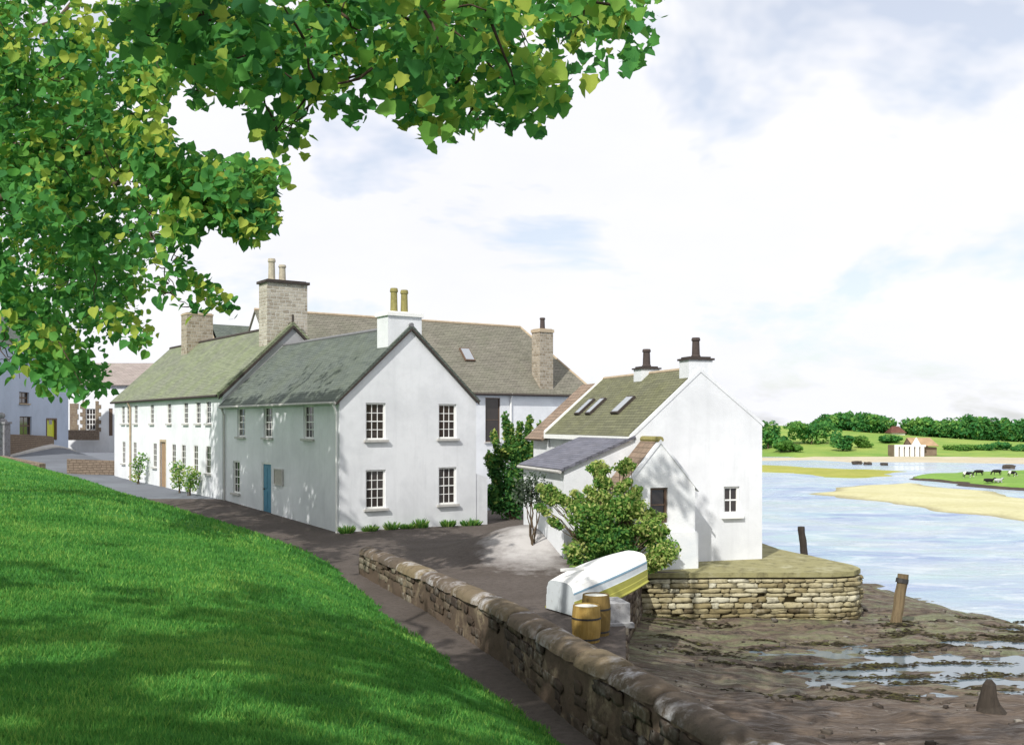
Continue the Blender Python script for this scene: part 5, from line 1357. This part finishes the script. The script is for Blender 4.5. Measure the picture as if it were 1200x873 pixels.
# leafy sprays of its lower boughs, across the view
def view_clumps(n, mask, y0, y1, cr, gap, ymaxpx=500):
    out = []
    xs_ = [p[0] for p in mask]; ys_ = [p[1] for p in mask]; tr = 0
    while len(out) < n and tr < n * 80:
        tr += 1
        px, py = random.uniform(max(-40, min(xs_)), min(830, max(xs_))), random.uniform(-40, max(ys_)); Yd = random.uniform(y0, y1); rp = cr / Yd * F * .7
        if not inside(np.array([px]), np.array([py]), mask)[0]: continue
        if not all(inside(np.array([px + dx * rp]), np.array([py + dy * rp]), mask)[0] for dx, dy in ((.8, 0), (-.8, 0), (0, .8)) if px + dx * rp > -40 and py + dy * rp > -40): continue
        p = Vector(((px - HX) / F * Yd, Yd, EYE + (HY - py) / F * Yd))
        if mnoise.noise(Vector((px * .018, py * .018, Yd * .12 + gap))) < -.22: continue
        out.append(p)
    return out
for k in range(120):  # extra leaf clumps added out of view, sunward, to shade the roadside wall
    y_ = random.uniform(8.5, 18.5); p = Vector((wall_x(y_) + random.uniform(-.9, .1), y_, random.uniform(0, .9))); q_ = p + SUNV * (random.uniform(9.4, 10.4) - p.z) / SUNV.z
    x, y = project(np.array([q_])); 
    if y[0] < -70 or q_.y < .8: clA.append((q_, 30))
clA += [(p, 20) for p in view_clumps(235, OUT_TOP, 8.6, 13.5, .30, 3.0)]
for k in range(210):  # more unseen clumps added along sun rays to shade the lower lawn
    px, py = random.uniform(-60, 560), random.uniform(625, 880); p = Vector(at(px, py, 1.7)); 
    if mnoise.noise(Vector((px * .006, py * .03, 2))) < -.12: continue
    q_ = p + SUNV * (random.uniform(9.2, 10.6) - p.z) / SUNV.z; x, y = project(np.array([q_]))
    if (q_.y < .8 and math.hypot(q_.x, q_.y) > 1) or (q_.y >= .8 and y[0] < -80): clA.append((q_, 32))
for k in range(26): clA.append((Vector((random.uniform(-1.3, 1.1), random.uniform(18.6, 20.8), random.uniform(11.0, 12.7))), 12))  # clumps added sunward of the porch to dapple its front
big_tree('sycamore', (-8.5, 3.5, float(lawn_z(-8.5, 3.5))), (-6.5, 5.5, 9.5), clA, .40, .142, 1, 'sycamore with lobed leaves hanging across the top of the view', 'leaf_sycamore', .48, OUT_TOP + [(900, -400), (100, -400)], 7.0, LEAF, lim, .62)
# the tree at the left standing farther off
ellB = [((-17.5, 29, 12.5), (8.5, 8, 7.5)), ((-22, 31, 14), (9, 9, 8))]
clB = []
for c, r in ellB: clB += sample_crown(150, [(c, r)], OUT_LEFT, 15, .9, 0)
clB += view_clumps(330, OUT_LEFT, 22, 34, .70, 11.0)
for k in range(260):  # clumps added along sun rays to shade the white house's long side
    p = C0 + L * random.uniform(.5, 13.5) + Vector((0, 0, random.uniform(.2, 5))); q_ = p + SUNV * random.uniform(9, 19); x, y = project(np.array([q_]))
    if inside(x, y, [(a * .94 - 4, b * .95) for a, b in OUT_LEFT])[0] and x[0] < 190: clB.append(q_)
clB = [c for c in clB if not shades_gable(c) or random.random() < .10]
clB = [(c, 37) for c in clB if not (c.y > 26 and project(np.array([c]))[0][0] > 175)]
clB += [(c, 34) for c in view_clumps(46, [(-60, 350), (128, 372), (132, 440), (126, 470), (86, 478), (55, 466), (0, 448), (-60, 440)], 23, 30, .45, 8.0)]
clB += [(c, 27) for c in view_clumps(230, [p for p in OUT_LEFT if p[0] >= 130 and p[1] > -61] , 21, 25.5, .42, 5.0) if project(np.array([c]))[0][0] > 165 and not shades_gable(c)]
limB = [(-14, 27, 14), (-12, 30, 12), (-10, 28, 11.5), (-16, 25, 9), (-20, 36, 12), (-25, 27, 13), (-14, 33, 18), (-24, 36, 18), (-18, 22, 15)]
big_tree('lime_tree', (-21.5, 30.5, float(lawn_z(-21.5, 30.5))), (-20, 30, 11), clB, .78, .225, 1, 'broad leafy tree at the side of the lawn with boughs reaching toward the rooftops', 'leaf_sycamore', .55, OUT_LEFT, 12, LEAF2, limB, .6)

# ------------------------------------------------------------------ shrubs
def shrub(name, base, blobs, leaf, per, mat, label, stems, cat='shrub', tint=.45, group=None):
    e = empty(name, base); tag(e, label, cat, group)
    parts = []; mb = MB()
    for (c, r, k, tm) in blobs:
        parts.append(leaf_cloud(int(per * k * .45), c, r, leaf, .25, tint=(tm, .24)))
        parts.append(leaf_cloud(int(per * k * .30), c, (r[0] * 1.4, r[1] * 1.3, r[2] * 1.35), leaf, .6, tint=(min(1, tm + .15), .2)))
        branch(mb, (random.uniform(-.1, .1), random.uniform(-.1, .1), -.05), (c[0], c[1], c[2] + r[2] * .3), .025, .008, .05, 5, .3)
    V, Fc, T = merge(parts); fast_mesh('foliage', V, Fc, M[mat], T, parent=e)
    for s_ in stems: branch(mb, *s_)
    mb.build('stem', M['bark'], e)
    return e
# tall dark shrub between the houses
bl = [((0, 0, .9), (.7, .6, .85), 1.0, .2), ((.1, 0, 2.0), (.6, .5, .7), .6, .25)]
for k in range(34):
    u = random.uniform(-1.0, 1.05); v = random.uniform(.5, 3.3 - .5 * abs(u)); r_ = random.uniform(.2, .36); bl.append(((u * .95, random.uniform(-.5, .1), v), (r_, r_, r_ * 1.1), .22, random.uniform(.1, .5) + (.15 if v > 2.4 else 0)))
for tx, tz in ((-.35, 4.5), (-.1, 4.0), (.3, 4.1), (.75, 4.4), (1.2, 4.1), (-.85, 3.7), (1.35, 3.2), (-1.1, 2.7), (.95, 3.4)):
    for m_ in range(6):
        f = m_ / 5; bl.append(((tx * (.62 + .38 * f), -.1, tz - 1.3 * (1 - f)), (.20 - .08 * f, .15, .20), .075, .4 + .45 * f * random.random()))
shrub('tall_shrub', (.05, 45.4, 0), bl, .10, 1500, 'leaf_shrub', 'tall dark shrub with upright shoots between the two white houses', [])
# big rose bush in front of the porch
bl = [((0, .1, .85), (.75, .5, .75), .6, .15), ((-.2, .1, 1.5), (.5, .4, .45), .3, .25)]
for k in range(42):
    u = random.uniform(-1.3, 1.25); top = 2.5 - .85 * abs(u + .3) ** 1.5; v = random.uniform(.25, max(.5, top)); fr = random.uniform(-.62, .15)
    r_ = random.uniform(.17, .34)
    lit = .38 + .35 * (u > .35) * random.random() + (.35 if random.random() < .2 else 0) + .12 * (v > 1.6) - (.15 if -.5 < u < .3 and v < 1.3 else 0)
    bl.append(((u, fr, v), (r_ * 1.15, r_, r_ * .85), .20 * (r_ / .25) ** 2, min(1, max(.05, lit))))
for k in range(30):
    a = random.uniform(-1.3, 1.25); z_ = 2.35 - .85 * abs(a + .25) ** 1.4 + random.uniform(0, .35); z_ = max(z_, .6)
    if k < 7: a = random.uniform(-.55, .35); z_ = random.uniform(2.5, 3.05)
    if 7 <= k < 14: a = random.uniform(-2.1, -1.2); z_ = random.uniform(1.2, 2.3)
    for m_ in range(3): bl.append(((a + .10 * m_ * (1 if a > -.2 else -1), -.1, z_ + .07 * m_), (.12, .10, .10), .05, random.uniform(.4, .95)))
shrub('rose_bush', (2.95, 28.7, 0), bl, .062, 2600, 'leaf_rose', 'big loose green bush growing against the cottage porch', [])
# small grey bush trained on the lean-to
bl = [((0, 0, 1.75), (.45, .3, .38), 1, .4), ((-.25, 0, 1.5), (.3, .25, .3), .6, .3), ((.28, 0, 1.5), (.3, .25, .3), .6, .5)]
shrub('small_tree', (.62, 31.0, float(base_z(.62, 31.0))), bl, .06, 700, 'leaf_grey', 'small grey-leaved bush with a forked stem before the lean-to wall', [((0, 0, 0), (-.18, 0, 1.4), .022, .012, 0, 5, .3), ((0, 0, 0), (.2, 0, 1.4), .022, .012, 0, 5, .3), ((0, 0, .5), (.0, 0, 1.7), .03, .015, 0, 5, .3)])
# young shrubs along the terrace
for px, py, h, lb in ((163, 556, 1.5, 'green shrub at the foot of the terrace, nearest its sandstone downpipe'), (210, 561, 1.35, 'light green shrub at the terrace foot just past the doorway'), (223, 563, 1.15, 'smaller leafy shrub at the terrace foot, beside another one')):
    y_ = solve(px, C2 - G * .6, L); p = C2 - G * .6 + L * y_; z = float(base_z(p.x, p.y))
    bl = [((random.uniform(-.2, .2), 0, z_), (.32, .3, .3), .5, random.uniform(.4, .8)) for z_ in np.linspace(.5, h, 4)]
    shrub('wall_shrub', (p.x, p.y, z), bl, .085, 260, 'leaf_rose', lb, [((0, 0, 0), (0, 0, h * .7), .03, .015, 0, 4, .3)], group='shrubs along the terrace wall')
# weeds at the foot of the gable
wl_ = ['green weed tuft at the gable foot, close to the house corner', 'green weed tuft under the first gable window', 'tallest weed tuft along the gable foot', 'small weed tuft in the middle of the gable foot', 'leafy weed tuft between the two lower gable windows', 'weed tuft under the second lower gable window', 'wide weed tuft at the far end of the gable foot']
for i, (px, h) in enumerate(((406, .34), (434, .28), (459, .36), (478, .24), (493, .42), (525, .30), (552, .30))):
    s_ = solve(px, C0 - L * .18, G); p = C0 - L * .18 + G * s_
    V = []; T = []
    n = 130
    for k in range(n):
        a = random.uniform(0, 6.28); r = random.random() ** .8 * (.24 if i != 6 else .42); hh = h * random.uniform(.4, 1.1) * (1 - r); cx, cy = math.cos(a) * r, math.sin(a) * r * .5; w = .035; b = random.uniform(0, 6.28); lx, ly = math.cos(a) * .12, math.sin(a) * .08
        V += [(cx - math.cos(b) * w, cy - math.sin(b) * w, hh * .15), (cx + math.cos(b) * w, cy + math.sin(b) * w, hh * .15), (cx + lx + math.cos(b) * w * .8, cy + ly + math.sin(b) * w * .8, hh * .8 + .05), (cx + lx * 1.5, cy + ly * 1.5, hh + .05)]; T.append(min(1, max(0, random.gauss(.5, .25))))
    o = fast_mesh('weed', np.array(V), np.arange(len(V)).reshape(-1, 4), M['leaf_rose'], np.array(T)); o.location = (p.x, p.y, 0); o.rotation_euler = (0, 0, RZ); tag(o, wl_[i], 'weed', 'weeds at the gable foot')

# ------------------------------------------------------------------ light, sky, camera
SUN_EL = R(41); SD = Vector((-.45, -.893, 0)).normalized()
sunv = Vector((SD.x * math.cos(SUN_EL), SD.y * math.cos(SUN_EL), math.sin(SUN_EL)))
ld = bpy.data.lights.new('sun', 'SUN'); ld.energy = 4.3; ld.angle = R(.6); ld.color = (1, .965, .90)
so = bpy.data.objects.new('sun', ld); COL.objects.link(so); so.rotation_euler = (-sunv).to_track_quat('-Z', 'Y').to_euler(); so.location = (0, 0, 60)
w = bpy.data.worlds.new('World'); sc.world = w; w.use_nodes = True; nt = w.node_tree; nt.nodes.clear()
def N(t_, **k):
    n = nt.nodes.new(t_)
    for a, b in k.items(): setattr(n, a, b)
    return n
lk = nt.links.new
sky = N('ShaderNodeTexSky', sky_type='NISHITA'); sky.sun_disc = False; sky.sun_elevation = SUN_EL; sky.sun_rotation = math.atan2(SD.x, SD.y); sky.air_density = 1.0; sky.dust_density = 1.5
tc = N('ShaderNodeTexCoord'); sep = N('ShaderNodeSeparateXYZ'); lk(tc.outputs['Generated'], sep.inputs[0])
zz = N('ShaderNodeMath', operation='MAXIMUM'); lk(sep.outputs[2], zz.inputs[0]); zz.inputs[1].default_value = 0.0
za = N('ShaderNodeMath', operation='ADD'); lk(zz.outputs[0], za.inputs[0]); za.inputs[1].default_value = .32
dx = N('ShaderNodeMath', operation='DIVIDE'); lk(sep.outputs[0], dx.inputs[0]); lk(za.outputs[0], dx.inputs[1])
dy = N('ShaderNodeMath', operation='DIVIDE'); lk(sep.outputs[1], dy.inputs[0]); lk(za.outputs[0], dy.inputs[1])
cb = N('ShaderNodeCombineXYZ'); lk(dx.outputs[0], cb.inputs[0]); lk(dy.outputs[0], cb.inputs[1]); cb.inputs[2].default_value = 2.7
n1 = N('ShaderNodeTexNoise'); lk(cb.outputs[0], n1.inputs['Vector']); n1.inputs['Scale'].default_value = 1.9; n1.inputs['Detail'].default_value = 5; n1.inputs['Roughness'].default_value = .58; n1.inputs['Distortion'].default_value = .25
n2 = N('ShaderNodeTexNoise'); lk(cb.outputs[0], n2.inputs['Vector']); n2.inputs['Scale'].default_value = 1.3; n2.inputs['Detail'].default_value = 6; n2.inputs['Roughness'].default_value = .6
r1 = N('ShaderNodeValToRGB'); lk(n1.outputs['Fac'], r1.inputs[0]); r1.color_ramp.elements[0].position = .38; r1.color_ramp.elements[0].color = (.55, .55, .55, 1); r1.color_ramp.elements[1].position = .47; r1.color_ramp.elements[1].color = (1, 1, 1, 1)
r2 = N('ShaderNodeValToRGB'); lk(n2.outputs['Fac'], r2.inputs[0]); r2.color_ramp.elements[0].position = .33; r2.color_ramp.elements[0].color = (10.5, 10.6, 11.4, 1); r2.color_ramp.elements[1].position = .60; r2.color_ramp.elements[1].color = (11.1, 11.15, 11.5, 1)
mx = N('ShaderNodeMix', data_type='RGBA'); lk(r1.outputs[0], mx.inputs[0]); sg = N('ShaderNodeVectorMath', operation='SCALE'); lk(sky.outputs[0], sg.inputs[0]); sg.inputs['Scale'].default_value = 1.7; lk(sg.outputs[0], mx.inputs[6]); lk(r2.outputs[0], mx.inputs[7])
bg = N('ShaderNodeBackground'); lk(mx.outputs[2], bg.inputs[0]); bg.inputs[1].default_value = .085
wo = N('ShaderNodeOutputWorld'); lk(bg.outputs[0], wo.inputs[0])

cd = bpy.data.cameras.new('camera'); cam = bpy.data.objects.new('camera', cd); COL.objects.link(cam); sc.camera = cam
cam.location = (0, 0, EYE); cam.rotation_euler = (R(90), 0, 0); cd.sensor_width = 36; cd.sensor_fit = 'HORIZONTAL'; cd.lens = 36 * F / 1200; cd.shift_y = (HY - 436.5) / 1200; cd.clip_end = 6000; cd.clip_start = .1
sc.view_settings.view_transform = 'Standard'; sc.view_settings.look = 'None'; sc.view_settings.exposure = .11; sc.view_settings.gamma = 1
sc.cycles.max_bounces = 6; sc.cycles.transparent_max_bounces = 8
try: sc.cycles.use_denoising = True
except Exception: pass
